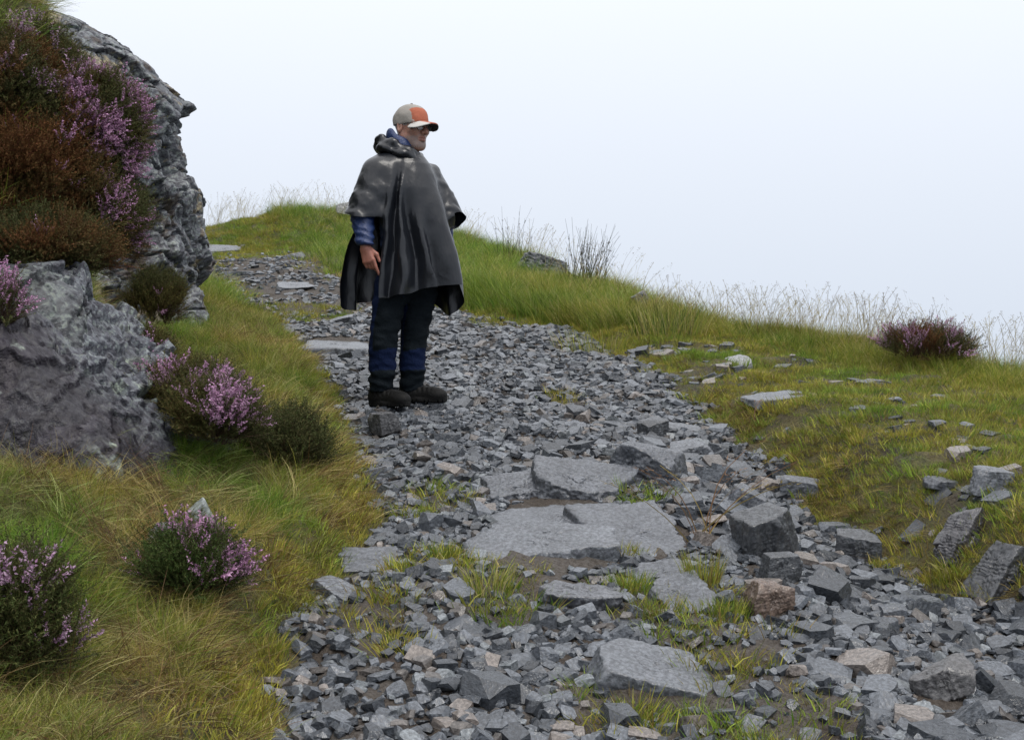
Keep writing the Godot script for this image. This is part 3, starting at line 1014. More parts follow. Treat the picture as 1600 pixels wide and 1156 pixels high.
# ---------------------------------------------------------------- heather, rushes, single tufts
func sprig(flowers: bool) -> ArrayMesh:
	var v := PackedVector3Array()
	var col := PackedColorArray()
	var wood := Color(0.075, 0.05, 0.038)
	var shoots := 7
	for k in shoots:
		var start := Vector3(0, rng.randf_range(0.0, 0.06), 0)
		var a := rng.randf() * TAU
		var d := Vector3(cos(a) * 0.55, 1.0, sin(a) * 0.55).normalized()
		var length := rng.randf_range(0.06, 0.11)
		var side := d.cross(Vector3(rng.randfn(), 0.2, rng.randfn())).normalized() * 0.0011
		var e := start + d * length
		v.append_array([start - side, e, start + side])
		for i in 3: col.append(wood)
		var bells := flowers and k < 5
		for n in 30:
			var t := float(n) / 30.0
			var p := start.lerp(e, t) + Vector3(0, 0.0, 0)
			var o := (d * 0.7 + Vector3(rng.randfn(), rng.randfn(), rng.randfn()) * 0.7).normalized()
			var w := o.cross(Vector3(rng.randfn(), rng.randfn(), rng.randfn())).normalized()
			if bells and t > 0.32:
				var c := Color(0.34, 0.155, 0.29).lerp(Color(0.48, 0.30, 0.43), rng.randf()) * rng.randf_range(0.8, 1.2)
				p += o * 0.004
				v.append_array([p - w * 0.0026, p + o * 0.0065, p + w * 0.0026, p - w * 0.0026, p + w * 0.0026, p - o * 0.003])
				for i in 6: col.append(c)
			else:
				var c := Color(0.05, 0.075, 0.022).lerp(Color(0.085, 0.07, 0.03), rng.randf()) * rng.randf_range(0.7, 1.3)
				v.append_array([p - w * 0.0013, p + o * 0.0095, p + w * 0.0013])
				for i in 3: col.append(c)
	return arr_mesh(v, PackedInt32Array(), null, col)


var sprigs_green := []
var sprigs_pink := []
var twigs := []

func heather(label: String, mid: Vector3, half: Vector3, n: int, bloom: float, tint: Color, face: Vector3, pale := 0.0, group := "") -> void:
	var o := base("heather_bush", mid - Vector3(0, half.y, 0))
	tag(o, label, "heather", group)
	var lot_g := Lot.new(sprigs_green)
	var lot_f := Lot.new(sprigs_pink)
	var lot_t := Lot.new(twigs)
	for k in n:
		var dir := Vector3(rng.randfn(), rng.randfn(), rng.randfn()).normalized()
		if dir.dot(face) < -0.25: dir = -dir
		var lump := 0.95 + 0.55 * n_mid.get_noise_3dv(dir * 0.45 + mid) + 0.1 * n_fine.get_noise_3dv(dir * 0.4 + mid)
		var r := pow(rng.randf(), 0.22) * lump
		var p := Vector3(dir.x * half.x, dir.y * half.y + half.y, dir.z * half.z) * 1.0
		p = Vector3(0, half.y, 0) + (p - Vector3(0, half.y, 0)) * r
		var up := (dir * 0.7 + face * 0.3 + Vector3.UP * 0.75 + Vector3(rng.randfn(), rng.randfn(), rng.randfn()) * 0.22).normalized()
		var side := up.cross(Vector3(rng.randfn(), 0.01, rng.randfn())).normalized()
		var s := rng.randf_range(0.7, 1.25)
		var t := Transform3D(Basis(side, up, side.cross(up)) * s, p)
		var clump := n_mid.get_noise_3dv((p + mid) * 2.6 + Vector3(7, 7, 7))
		if r > 0.78 and clump > 0.55 - bloom and dir.dot(face) > -0.1:
			var c := Color(1, 1, 1).lerp(Color(0.85, 1.05, 0.9), pale) * rng.randf_range(0.75, 1.2)
			lot_f.add(rng.randi() % sprigs_pink.size(), t, c)
		elif r < 0.6:
			lot_t.add(rng.randi() % twigs.size(), t, Color(1, 1, 1) * rng.randf_range(0.7, 1.2))
		else:
			var b := n_mid.get_noise_3dv((p + mid) * 1.1 + Vector3(1, 17, 7))
			var c := Color(1, 1, 1).lerp(tint, smoothstep(-0.25, 0.25, b)) * rng.randf_range(0.7, 1.3)
			lot_g.add(rng.randi() % sprigs_green.size(), t, c)
	for a in [["foliage", lot_g], ["flowers", lot_f], ["stems", lot_t]]:
		var part := Node3D.new()
		part.name = a[0]
		part.set_meta("kind", "stuff")
		var lot: Lot = a[1]
		o.add_child(part)
		for k in lot.meshes.size():
			if lot.xf[k].size(): scatter("sprays", lot.meshes[k], M.heather, lot.xf[k], lot.cols[k], part)


func heathers() -> void:
	for k in 4:
		sprigs_green.append(sprig(false))
		sprigs_pink.append(sprig(true))
	for k in 2: twigs.append(tuft(12, 0.06, 0.16, 0.0035, 0.02, 0.6, 0.1, [Color(0.07, 0.045, 0.035), Color(0.10, 0.06, 0.045)]))
	var out := Vector3(0.55, 0.3, 0.75).normalized()
	var brown := Color(1.7, 0.75, 0.75)
	var olive := Color(1.2, 1.0, 0.8)
	heather("tall heather with fading pale mauve flowers in the top left corner", Vector3(-2.258, 1.355, -6.450), Vector3(0.2, 0.2, 0.26), 1500, 0.42, olive, out, 0.8)
	heather("heather with bright pink flower spikes overhanging the crag face", Vector3(-1.959, 1.094, -6.500), Vector3(0.17, 0.24, 0.26), 1600, 0.40, olive, out)
	heather("pale flowered heather between the bright pink one and the left edge", Vector3(-2.121, 1.077, -6.400), Vector3(0.2, 0.22, 0.26), 1700, 0.28, brown, out, 0.6)
	heather("maroon brown heather with muted tips at the left edge under the top grass", Vector3(-2.295, 1.240, -6.250), Vector3(0.22, 0.22, 0.24), 1700, 0.16, brown, out, 0.6)
	heather("reddish brown dead heather at the left edge above the outcrop", Vector3(-2.228, 0.799, -6.200), Vector3(0.28, 0.26, 0.28), 2300, 0.04, brown, out)
	heather("dark heather with a few pink sprays hanging below the bright one", Vector3(-1.988, 0.691, -6.400), Vector3(0.20, 0.24, 0.28), 1900, 0.2, brown, out)
	heather("low brown heather fringe resting on the top of the outcrop", Vector3(-2.058, 0.481, -6.000), Vector3(0.28, 0.10, 0.22), 1100, 0.05, brown, out)
	var up := Vector3(0.2, 0.95, 0.25).normalized()
	heather("single pink heather spray at the left edge against the outcrop", Vector3(-1.924, 0.188, -5.200), Vector3(0.04, 0.09, 0.05), 60, 0.9, olive, up)
	heather("dark wiry heather growing at the foot of the crag", Vector3(-2.213, 0.351, -8.600), Vector3(0.14, 0.18, 0.14), 420, 0.05, olive, up)
	heather("pink heather sprawling along the outcrop's sloping right side", Vector3(-1.333, -0.165, -5.750), Vector3(0.17, 0.11, 0.18), 700, 0.42, olive, up, 0.2)
	heather("rounded purple flowered heather at the right of the outcrop", Vector3(-1.186, -0.247, -5.500), Vector3(0.15, 0.10, 0.15), 620, 0.5, olive, up, 0.25)
	heather("dark green heather low in the bank grass towards the path", Vector3(-0.971, -0.375, -5.900), Vector3(0.14, 0.11, 0.15), 520, 0.06, Color(0.8, 1.0, 0.8), up)
	heather("thin heather in front of the crag's grassy foot", Vector3(-1.653, -0.006, -6.200), Vector3(0.10, 0.10, 0.12), 300, 0.25, olive, up, 0.4)
	heather("small bright purple heather clump in the grass below the outcrop", Vector3(-0.991, -0.664, -4.250), Vector3(0.12, 0.085, 0.10), 300, 0.62, Color(0.8, 1.1, 0.8), up)
	heather("large dark heather with sparse flowers at the lower left edge", Vector3(-1.242, -0.681, -3.400), Vector3(0.12, 0.15, 0.12), 430, 0.3, Color(0.9, 1.0, 0.8), up, 0.7)
	heather("purple brown heather on the crest against the sky", Vector3(2.691, 0.096, -9.000), Vector3(0.27, 0.11, 0.24), 420, 0.34, brown, up, 0.4)


func rush_clump(label: String, g: Vector2, n: int, high: float, spread: float) -> void:
	var o := base("rush_clump", Vector3(g.x, ground(g.x, g.y), -g.y))
	tag(o, label, "rushes")
	var v := PackedVector3Array()
	var col := PackedColorArray()
	var hv := PackedVector3Array()
	var hc := PackedColorArray()
	for k in n:
		var a := rng.randf() * TAU
		var at := Vector3(cos(a), 0, sin(a)) * rng.randf() * spread
		var d := Vector3(rng.randfn() * 0.22 + 0.05, 1.0, rng.randfn() * 0.22).normalized()
		var length := rng.randf_range(0.5, 1.0) * high
		var p := at - Vector3(0, 0.03, 0)
		var c := Color(0.03, 0.042, 0.016).lerp(Color(0.05, 0.042, 0.022), rng.randf())
		for s in 4:
			var q := p + d * length / 4.0
			var w := 0.0032 * (1.0 - s * 0.2)
			for side in [Vector3(w, 0, 0), Vector3(0, 0, w)]:
				v.append_array([p - side, q - side * 0.8, p + side, p + side, q - side * 0.8, q + side * 0.8])
				for i in 6: col.append(c)
			p = q
			d = (d + Vector3(d.x * 0.14, -0.02, 0)).normalized()
			if s == 2 and rng.randf() < 0.6:
				for i in 10:
					var m := p + Vector3(rng.randfn(), rng.randfn(), rng.randfn()) * 0.008
					var e := Vector3(rng.randfn(), rng.randfn(), rng.randfn()).normalized() * 0.008
					var f := e.cross(Vector3(rng.randfn(), 1, rng.randfn())).normalized() * 0.006
					hv.append_array([m - f, m + e, m + f])
					for j in 3: hc.append(Color(0.06, 0.04, 0.025))
	put("stems", arr_mesh(v, PackedInt32Array(), null, col), M.blade, o).set_meta("kind", "stuff")
	if hv.size(): put("seed_heads", arr_mesh(hv, PackedInt32Array(), null, hc), M.blade, o).set_meta("kind", "stuff")


func single_tuft(called: String, label: String, g: Vector2, n: int, lmin: float, lmax: float, spread: float, cols: Array, splay := 0.4, droop := 0.22) -> void:
	var o := put(called, tuft(n, lmin, lmax, 0.0034, spread, splay, droop, cols), M.blade)
	o.position = Vector3(g.x, ground(g.x, g.y), -g.y)
	tag(o, label, "grass tuft")


func plants() -> void:
	rush_clump("tall dark rushes with brown seed heads on the crest against the sky", Vector2(0.727, 13.630), 80, 0.82, 0.24)
	rush_clump("sparse dark rushes behind the walker's elbow on the ridge", Vector2(0.02, 17.2), 26, 0.75, 0.25)
	single_tuft("grass_tussock", "thick grass tussock with a pale rock on the crest right of the rushes", Vector2(1.194, 10.510), 520, 0.12, 0.34, 0.28, [GREEN, LIME, STRAW, DEEP, OCHRE])
	single_tuft("grass_tussock", "dark grass tussock on the crest above the pale flat stone", Vector2(1.876, 10.510), 260, 0.10, 0.24, 0.16, [GREEN, DEEP, OCHRE, LIME])
	single_tuft("grass_tussock", "straw coloured tussock hanging at the upper edge of the path", Vector2(0.624, 10.360), 360, 0.08, 0.24, 0.3, [GREEN, LIME, LIME, STRAW])
	single_tuft("grass_tuft", "tall upright green tuft beside the dry stalks on the path", Vector2(0.671, 4.860), 240, 0.08, 0.17, 0.06, [GREEN, LIME, LIME, OCHRE], 0.3, 0.14)
	single_tuft("grass_tuft", "bushy green tuft below the tall one on the path", Vector2(0.710, 4.570), 200, 0.05, 0.11, 0.07, [GREEN, LIME, GREEN])
	single_tuft("grass_tuft", "green tuft in front of the tapered slab", Vector2(0.487, 4.570), 220, 0.05, 0.11, 0.09, [GREEN, LIME, GREEN, OCHRE])
	single_tuft("grass_tuft", "green tuft left of the tapered slab above the rough one", Vector2(0.408, 4.760), 170, 0.05, 0.10, 0.07, [GREEN, GREEN, LIME])
	single_tuft("grass_tuft", "wispy tuft below the left end of the long slab", Vector2(-0.076, 4.690), 150, 0.07, 0.16, 0.08, [GREEN, LIME, STRAW])
	single_tuft("grass_tuft", "green tuft among stones left of the long slab", Vector2(-0.254, 5.070), 130, 0.05, 0.10, 0.05, [GREEN, GREEN, LIME])
	single_tuft("grass_tuft", "pale tuft hanging from the bank by the slanting dark rock", Vector2(1.646, 5.130), 170, 0.06, 0.13, 0.06, [LIME, LIME, STRAW], 0.6, 0.35)
	single_tuft("grass_tuft", "yellowish tuft between the slabs of the path", Vector2(0.407, 5.170), 120, 0.05, 0.10, 0.05, [LIME, LIME, OCHRE])
	for a in [[Vector2(0.727, 5.370), "cluster of dry brown stalks standing in the middle of the path", 14, 0.40, 0.03], [Vector2(1.327, 7.530), "thin dark dead stalk at the edge of the verge", 2, 0.24, 0.012]]:
		var g: Vector2 = a[0]
		var o := put("dry_stalks", seed_grass(a[2], a[3] * 0.6, a[3], a[4], 0.0, [OCHRE, Color(0.20, 0.12, 0.07)]), M.blade)
		o.position = Vector3(g.x, ground(g.x, g.y), -g.y)
		o.scale = Vector3(2.0, 1.0, 2.0)
		tag(o, a[1], "stalks")


# ---------------------------------------------------------------- the walker
func cap(p: Vector3, a: Vector3, b: Vector3, ra: float, rb: float) -> float:
	var ab := b - a
	var t := clampf((p - a).dot(ab) / maxf(ab.length_squared(), 1e-8), 0.0, 1.0)
	return (p - a - ab * t).length() - lerpf(ra, rb, t)


func ell(p: Vector3, c: Vector3, r: Vector3) -> float:
	var q := p - c
	var k0 := (q / r).length()
	var k1 := (q / (r * r)).length()
	return k0 * (k0 - 1.0) / maxf(k1, 1e-6) if k0 > 0.05 else -minf(r.x, minf(r.y, r.z))


func smin(a: float, b: float, k: float) -> float:
	var h := maxf(k - absf(a - b), 0.0) / k
	return minf(a, b) - h * h * k * 0.25


func smax(a: float, b: float, k: float) -> float:
	return -smin(-a, -b, k)


# Surface nets over the distance f: [vertices, triangles]
func nets(f: Callable, lo: Vector3, hi: Vector3, cell: float, slack := 1.5) -> Array:
	var B := 6
	var nb := Vector3i(((hi - lo) / (cell * B)).ceil())
	var n := nb * B + Vector3i.ONE
	var val := PackedFloat32Array()
	val.resize(n.x * n.y * n.z)
	val.fill(1e9)
	var vid := PackedInt32Array()
	vid.resize(n.x * n.y * n.z)
	vid.fill(-1)
	var sy := n.x
	var sz := n.x * n.y
	var active := []
	var reach := cell * B * 0.87 * slack + cell
	for bz in nb.z:
		for by in nb.y:
			for bx in nb.x:
				var mid := lo + Vector3(bx + 0.5, by + 0.5, bz + 0.5) * cell * B
				if absf(f.call(mid)) > reach: continue
				active.append(Vector3i(bx, by, bz) * B)
				for z in range(bz * B, bz * B + B + 1):
					for y in range(by * B, by * B + B + 1):
						for x in range(bx * B, bx * B + B + 1):
							var i := x + y * sy + z * sz
							if val[i] > 1e8: val[i] = f.call(lo + Vector3(x, y, z) * cell)
	var off := [0, 1, sy, sy + 1, sz, sz + 1, sz + sy, sz + sy + 1]
	var corner := [Vector3(0, 0, 0), Vector3(1, 0, 0), Vector3(0, 1, 0), Vector3(1, 1, 0), Vector3(0, 0, 1), Vector3(1, 0, 1), Vector3(0, 1, 1), Vector3(1, 1, 1)]
	var edges := [[0, 1], [2, 3], [4, 5], [6, 7], [0, 2], [1, 3], [4, 6], [5, 7], [0, 4], [1, 5], [2, 6], [3, 7]]
	var v := PackedVector3Array()
	var idx := PackedInt32Array()
	var cells := []
	for b in active:
		for z in range(b.z, b.z + B):
			for y in range(b.y, b.y + B):
				for x in range(b.x, b.x + B):
					var i: int = x + y * sy + z * sz
					var inside := 0
					for k in 8:
						if val[i + off[k]] < 0.0: inside += 1
					if inside == 0 or inside == 8: continue
					var sum := Vector3.ZERO
					var m := 0
					for e in edges:
						var a := val[i + off[e[0]]]
						var c := val[i + off[e[1]]]
						if (a < 0.0) != (c < 0.0):
							sum += (corner[e[0]] as Vector3).lerp(corner[e[1]], a / (a - c))
							m += 1
					vid[i] = v.size()
					v.append(lo + (Vector3(x, y, z) + sum / m) * cell)
					cells.append(i)
	var strides := [1, sy, sz]
	for i in cells:
		var a0 := val[i]
		for ax in 3:
			var a1 := val[i + strides[ax]]
			if (a0 < 0.0) == (a1 < 0.0): continue
			var s1: int = strides[(ax + 1) % 3]
			var s2: int = strides[(ax + 2) % 3]
			if i - s1 - s2 < 0: continue
			var q0 := vid[i]
			var q1 := vid[i - s1]
			var q2 := vid[i - s1 - s2]
			var q3 := vid[i - s2]
			if q1 < 0 or q2 < 0 or q3 < 0: continue
			if a0 < 0.0: idx.append_array([q0, q2, q1, q0, q3, q2])
			else: idx.append_array([q0, q1, q2, q0, q2, q3])
	return [v, idx]


func shaded(net: Array, tint: Callable) -> ArrayMesh:
	var v: PackedVector3Array = net[0]
	var col := PackedColorArray()
	for p in v: col.append(tint.call(p))
	return arr_mesh(v, net[1], smooth_normals(v, net[1]), col)


func cut(net: Array, keep: Callable) -> Array:   # what lies where keep(p) > 0, with clean edges
	var v: PackedVector3Array = net[0].duplicate()
	var src: PackedInt32Array = net[1]
	var g := PackedFloat32Array()
	for p in v: g.append(keep.call(p))
	var idx := PackedInt32Array()
	var split := {}
	for t in range(0, src.size(), 3):
		var poly := []
		for k in 3:
			var a := src[t + k]
			var b := src[t + (k + 1) % 3]
			if g[a] > 0.0: poly.append(a)
			if (g[a] > 0.0) != (g[b] > 0.0):
				var key := Vector2i(mini(a, b), maxi(a, b))
				if not split.has(key):
					split[key] = v.size()
					v.append(v[key.x].lerp(v[key.y], g[key.x] / (g[key.x] - g[key.y])))
				poly.append(split[key])
		for k in range(1, poly.size() - 1): idx.append_array([poly[0], poly[k], poly[k + 1]])
	return [v, idx]


func head_d(p: Vector3) -> float:   # face towards +x, right side +z, origin between the ears
	var s := Vector3(p.x, p.y, absf(p.z))
	var d := ell(p, Vector3(-0.012, 0.032, 0), Vector3(0.100, 0.088, 0.077))
	d = smin(d, ell(p, Vector3(0.030, -0.040, 0), Vector3(0.066, 0.085, 0.060)), 0.03)
	d = smin(d, cap(s, Vector3(-0.008, -0.050, 0.054), Vector3(0.060, -0.100, 0.018), 0.020, 0.020), 0.03)
	d = smin(d, cap(s, Vector3(0.066, -0.104, 0.0), Vector3(0.064, -0.104, 0.014), 0.024, 0.022), 0.02)
	d = smin(d, cap(s, Vector3(0.086, 0.026, 0.008), Vector3(0.066, 0.026, 0.052), 0.012, 0.012), 0.018)
	d = smin(d, ell(s, Vector3(0.062, -0.022, 0.044), Vector3(0.026, 0.020, 0.022)), 0.02)
	d = smax(d, -(s - Vector3(0.102, 0.006, 0.032)).length() + 0.019, 0.012)
	d = smin(d, (s - Vector3(0.079, 0.005, 0.031)).length() - 0.0125, 0.003)
	d = smin(d, cap(p, Vector3(0.090, 0.016, 0), Vector3(0.118, -0.030, 0), 0.009, 0.0135), 0.012)
	d = smin(d, (s - Vector3(0.104, -0.034, 0.0125)).length() - 0.0105, 0.008)
	d = smin(d, cap(s, Vector3(0.101, -0.058, 0), Vector3(0.088, -0.061, 0.024), 0.0085, 0.005), 0.006)
	d = smin(d, cap(s, Vector3(0.099, -0.074, 0), Vector3(0.087, -0.070, 0.022), 0.0085, 0.005), 0.006)
	d = smax(d, -cap(s, Vector3(0.111, -0.0665, 0), Vector3(0.090, -0.0655, 0.026), 0.0032, 0.0022), 0.003)
	var e := ell(s - Vector3(-0.012, -0.004, 0.080), Vector3.ZERO, Vector3(0.020, 0.034, 0.010))
	e = smax(e, -ell(s - Vector3(-0.008, -0.002, 0.090), Vector3.ZERO, Vector3(0.011, 0.020, 0.008)), 0.004)
	d = smin(d, e, 0.006)
	return smin(d, cap(p, Vector3(-0.022, -0.050, 0), Vector3(-0.045, -0.190, 0), 0.058, 0.066), 0.03)


func hand_d(p: Vector3) -> float:   # wrist at the origin, fingers towards -y, thumb side +x, back of the hand +z
	var d := cap(p, Vector3(0, 0.06, 0), Vector3(0, -0.01, 0), 0.030, 0.026)
	d = smin(d, cap(p, Vector3(-0.018, -0.02, 0), Vector3(-0.024, -0.080, 0.002), 0.016, 0.014), 0.02)
	d = smin(d, cap(p, Vector3(0.012, -0.02, 0), Vector3(0.024, -0.086, 0.002), 0.018, 0.014), 0.02)
	d = smin(d, cap(p, Vector3(0, -0.02, 0), Vector3(0, -0.088, 0.002), 0.017, 0.014), 0.02)
	var x: Array[float] = [0.029, 0.010, -0.010, -0.028]
	var l: Array[float] = [0.044, 0.046, 0.043, 0.034]
	var bend: Array[float] = [0.25, 0.75, 0.95, 1.05]
	for k in 4:
		var a := Vector3(x[k], -0.086, 0.003)
		var t: float = bend[k] * 0.6
		var b := a + Vector3(0.002, -cos(t), -sin(t)) * l[k]
		t = bend[k] * 1.5
		var c := b + Vector3(0, -cos(t), -sin(t)) * l[k] * 0.62
		t = bend[k] * 1.9
		var e := c + Vector3(0, -cos(t), -sin(t)) * l[k] * 0.5
		var f := minf(cap(p, a, b, 0.0105, 0.0095), minf(cap(p, b, c, 0.0095, 0.0085), cap(p, c, e, 0.0085, 0.0072)))
		d = smin(d, f, 0.006)
	var th := smin(cap(p, Vector3(0.018, -0.02, -0.008), Vector3(0.047, -0.060, -0.020), 0.015, 0.0115), cap(p, Vector3(0.047, -0.060, -0.020), Vector3(0.052, -0.102, -0.026), 0.0112, 0.0085), 0.008)
	return smin(d, th, 0.010)


func person() -> void:
	var root := MeshInstance3D.new()
	root.name = "person"
	add_child(root)
	root.position = Vector3(-0.627, land(-0.627, 8.1) + 0.012, -8.1)
	tag(root, "walker in black rain poncho, orange fronted cap and glasses standing on the path", "person")
	var neck := Vector3(0.015, 1.487, 0.000)
	var hip_r := Vector3(-0.071, 0.698, 0.070)
	var hip_l := Vector3(0.090, 0.698, -0.070)
	var knee_r := Vector3(-0.116, 0.383, 0.100)
	var knee_l := Vector3(0.045, 0.383, -0.040)
	var ank_r := Vector3(-0.135, 0.090, 0.075)
	var ank_l := Vector3(0.038, 0.113, -0.055)
	var sh_r := Vector3(-0.154, 1.344, 0.120)
	var sh_l := Vector3(0.128, 1.352, -0.120)
	var el_r := Vector3(-0.233, 1.078, 0.170)
	var el_l := Vector3(0.199, 1.078, -0.200)
	var wr_r := Vector3(-0.210, 0.905, 0.245)
	var wr_l := Vector3(0.229, 0.916, -0.160)
	var pelvis := Vector3(0.008, 0.759, 0.000)
	var chest := Vector3(-0.015, 1.247, 0.000)

	# body: one continuous figure, then head and hands with finer grids of their own
	var body_d := func(p: Vector3) -> float:
		var d := cap(p, pelvis, chest, 0.125, 0.135)
		d = smin(d, cap(p, sh_r, sh_l, 0.05, 0.05), 0.08)
		d = smin(d, cap(p, chest, neck, 0.10, 0.055), 0.06)
		d = smin(d, minf(cap(p, hip_r, knee_r, 0.075, 0.05), cap(p, knee_r, ank_r, 0.05, 0.036)), 0.04)
		d = smin(d, minf(cap(p, hip_l, knee_l, 0.075, 0.05), cap(p, knee_l, ank_l, 0.05, 0.036)), 0.04)
		d = smin(d, minf(cap(p, sh_r, el_r, 0.05, 0.04), cap(p, el_r, wr_r, 0.04, 0.03)), 0.03)
		return smin(d, minf(cap(p, sh_l, el_l, 0.05, 0.04), cap(p, el_l, wr_l, 0.04, 0.03)), 0.03)
	var head_at := Transform3D(Basis(Vector3.UP, -deg_to_rad(43.0)) * Basis(Vector3(0, 0, 1), deg_to_rad(-3.0)), Vector3(0.038, 1.622, 0.000)).scaled_local(Vector3.ONE * 1.06)
	var hand_r := Transform3D(Basis(Vector3(0.93, 0.26, 0.25).normalized(), Vector3(-0.20, 0.95, 0.0).normalized(), Vector3(-0.26, 0.0, 0.96).normalized()).orthonormalized(), wr_r)
	var hand_l := Transform3D(Basis(Vector3(0.80, 0.15, 0.5).normalized(), Vector3(-0.10, 0.98, 0.1).normalized(), Vector3(0.5, 0.0, -0.8).normalized()).orthonormalized(), wr_l)
	var body := nets(body_d, Vector3(-0.45, 0.0, -0.35), Vector3(0.45, 1.6, 0.4), 0.016)
	var head := nets(head_d, Vector3(-0.13, -0.22, -0.11), Vector3(0.15, 0.14, 0.11), 0.004, 1.8)
	var hand := nets(hand_d, Vector3(-0.06, -0.20, -0.11), Vector3(0.08, 0.08, 0.05), 0.0035, 1.6)
	var v := PackedVector3Array()
	var idx := PackedInt32Array()
	var col := PackedColorArray()
	var skin := Color(0.52, 0.275, 0.205)
	for part in [[body, Transform3D.IDENTITY, 0], [head, head_at, 1], [hand, hand_r, 2], [hand, hand_l, 2]]:
		var at := v.size()
		var flip: bool = (part[1] as Transform3D).basis.determinant() < 0.0
		for p in part[0][0]:
			v.append(part[1] * p)
			var c := skin
			if part[2] == 1:
				# grey stubble, grey hair at the sides and ruddier nose, cheeks and ears
				var n := n_fine.get_noise_3dv(p * 9.0) * 0.012
				var beard: float = smoothstep(-0.040, -0.062, p.y + n + 0.25 * maxf(0.0, 0.055 - p.x) * (1.0 if p.x > 0.0 else 0.0)) * smoothstep(-0.02, 0.015, p.x) * smoothstep(-0.125, -0.11, p.y)
				if absf(p.z) < 0.03 and p.x > 0.085 and p.y < -0.052 and p.y > -0.080: beard *= 0.1
				c = c.lerp(Color(0.46, 0.20, 0.15), smoothstep(0.03, 0.0, (p - Vector3(0.11, -0.03, 0)).length() - 0.01) * 0.6)
				c = c.lerp(Color(0.27, 0.235, 0.215), beard * 0.7)
				if p.y > -0.045 + n and p.x < -0.016 and absf(p.z) < 0.086: c = Color(0.36, 0.33, 0.31)
				if p.y > -0.02 and p.x < 0.035 and p.x > -0.016 and absf(p.z) > 0.05 and absf(p.z) < 0.074 and p.y > 0.005: c = Color(0.36, 0.33, 0.31)
				if p.y > 0.020 and p.y < 0.038 and p.x > 0.06 and absf(p.z) > 0.008: c = c.lerp(Color(0.30, 0.27, 0.25), 0.7)
				if absf(p.z) < 0.024 and p.x > 0.09 and p.y < -0.054 and p.y > -0.079: c = Color(0.38, 0.165, 0.13)
			elif part[2] == 2:
				c = Color(0.44, 0.185, 0.135) * (1.0 + 0.12 * n_fine.get_noise_3dv(p * 6.0))
			col.append(c)
		var src: PackedInt32Array = part[0][1]
		for k in range(0, src.size(), 3):
			if flip: idx.append_array([at + src[k], at + src[k + 2], at + src[k + 1]])
			else: idx.append_array([at + src[k], at + src[k + 1], at + src[k + 2]])
	root.mesh = arr_mesh(v, idx, smooth_normals(v, idx), col)
	root.material_override = M.skin

	# trousers: navy with black panels
	var trouser_d := func(p: Vector3) -> float:
		var w := n_fine.get_noise_3d(p.x * 0.6, p.y * 2.0, p.z * 0.6) * 0.010 + n_mid.get_noise_3d(p.x * 2.0, p.y * 3.0, p.z * 2.0) * 0.016
		var low := smoothstep(0.42, 0.10, p.y)
		w += sin(p.y * 95.0 + p.x * 22.0 + n_mid.get_noise_3dv(p * 2.0) * 6.0) * 0.005 * low
		var r := minf(cap(p, hip_r, knee_r, 0.100, 0.084), cap(p, knee_r, ank_r, 0.084, 0.070))
		var l := minf(cap(p, hip_l, knee_l, 0.102, 0.084), cap(p, knee_l, ank_l, 0.084, 0.070))
		var d := smin(minf(r, l), cap(p, pelvis, pelvis + Vector3(0, 0.12, 0), 0.15, 0.15), 0.05)
		return maxf(d - w, 0.075 - p.y)
	var trousers := nets(trouser_d, Vector3(-0.30, 0.04, -0.28), Vector3(0.30, 0.92, 0.30), 0.009, 1.8)
	var panel := func(p: Vector3) -> Color:
		var right := (p - knee_r).length() < (p - knee_l).length() if p.y < 0.62 else p.x < 0.0
		var a := knee_r if right else knee_l
		var navy := Color(0.008, 0.019, 0.052)
		var black := Color(0.011, 0.012, 0.016)
		var front := (p.x - lerpf(a.x, (hip_r if right else hip_l).x, smoothstep(0.38, 0.7, p.y))) * 0.8 + (p.z - a.z) * 0.2
		if p.y > 0.315 + 0.25 * front: return black if front > -0.035 else navy
		if p.y < 0.20 + 0.1 * front: return black
		return navy
	put("trousers", shaded(trousers, panel), M.trousers, root)

	# jacket: blue sleeves and collar below the poncho
	var jacket_d := func(p: Vector3) -> float:
		var along_arm := smoothstep(1.2, 0.9, p.y)
		var w := sin(p.y * 120.0 + p.x * 40.0 + n_mid.get_noise_3dv(p * 2.0) * 7.0) * 0.006 * along_arm + n_fine.get_noise_3dv(p) * 0.008
		var r := minf(cap(p, sh_r, el_r, 0.066, 0.070), cap(p, el_r, wr_r + Vector3(0, 0.012, 0), 0.070, 0.052))
		var l := minf(cap(p, sh_l, el_l, 0.06, 0.06), cap(p, el_l, wr_l + Vector3(0, 0.02, 0), 0.066, 0.050))
		var d := smin(cap(p, pelvis + Vector3(0, 0.05, 0), chest, 0.15, 0.14), minf(r, l), 0.04)
		return maxf(d - w, wr_r.y + 0.004 - p.y if p.y < 1.0 else -1.0)
	var jacket := nets(jacket_d, Vector3(-0.42, 0.80, -0.34), Vector3(0.42, 1.52, 0.40), 0.009, 1.8)
	var blue := func(p: Vector3) -> Color:
		return Color(2.2, 2.3, 2.0) if p.x < -0.05 and p.y < wr_r.y + 0.022 else Color(1, 1, 1)
	put("jacket", shaded(jacket, blue), M.jacket, root)
	var collar_mid := Vector3(-0.011, 1.506, 0.000)
	var collar_d := func(p: Vector3) -> float:
		var q := p - collar_mid
		q.y -= q.x * -0.75 + 0.006
		var r := Vector2(q.x, q.z).length()
		var ang := atan2(q.z, q.x)
		var ring := Vector2(r - 0.080 + q.y * 0.10, q.y * 0.42)
		return maxf(ring.length() - 0.019 - sin(ang * 5.0 + q.y * 30.0) * 0.003, -0.11 - q.y)
	put("collar", shaded(nets(collar_d, Vector3(-0.16, 1.40, -0.15), Vector3(0.16, 1.68, 0.15), 0.006, 2.2), func(_p): return Color(1, 1, 1)), M.jacket, root)

	boots(root, ank_r, ank_l)
	poncho(root, sh_r, sh_l, el_r, el_l)
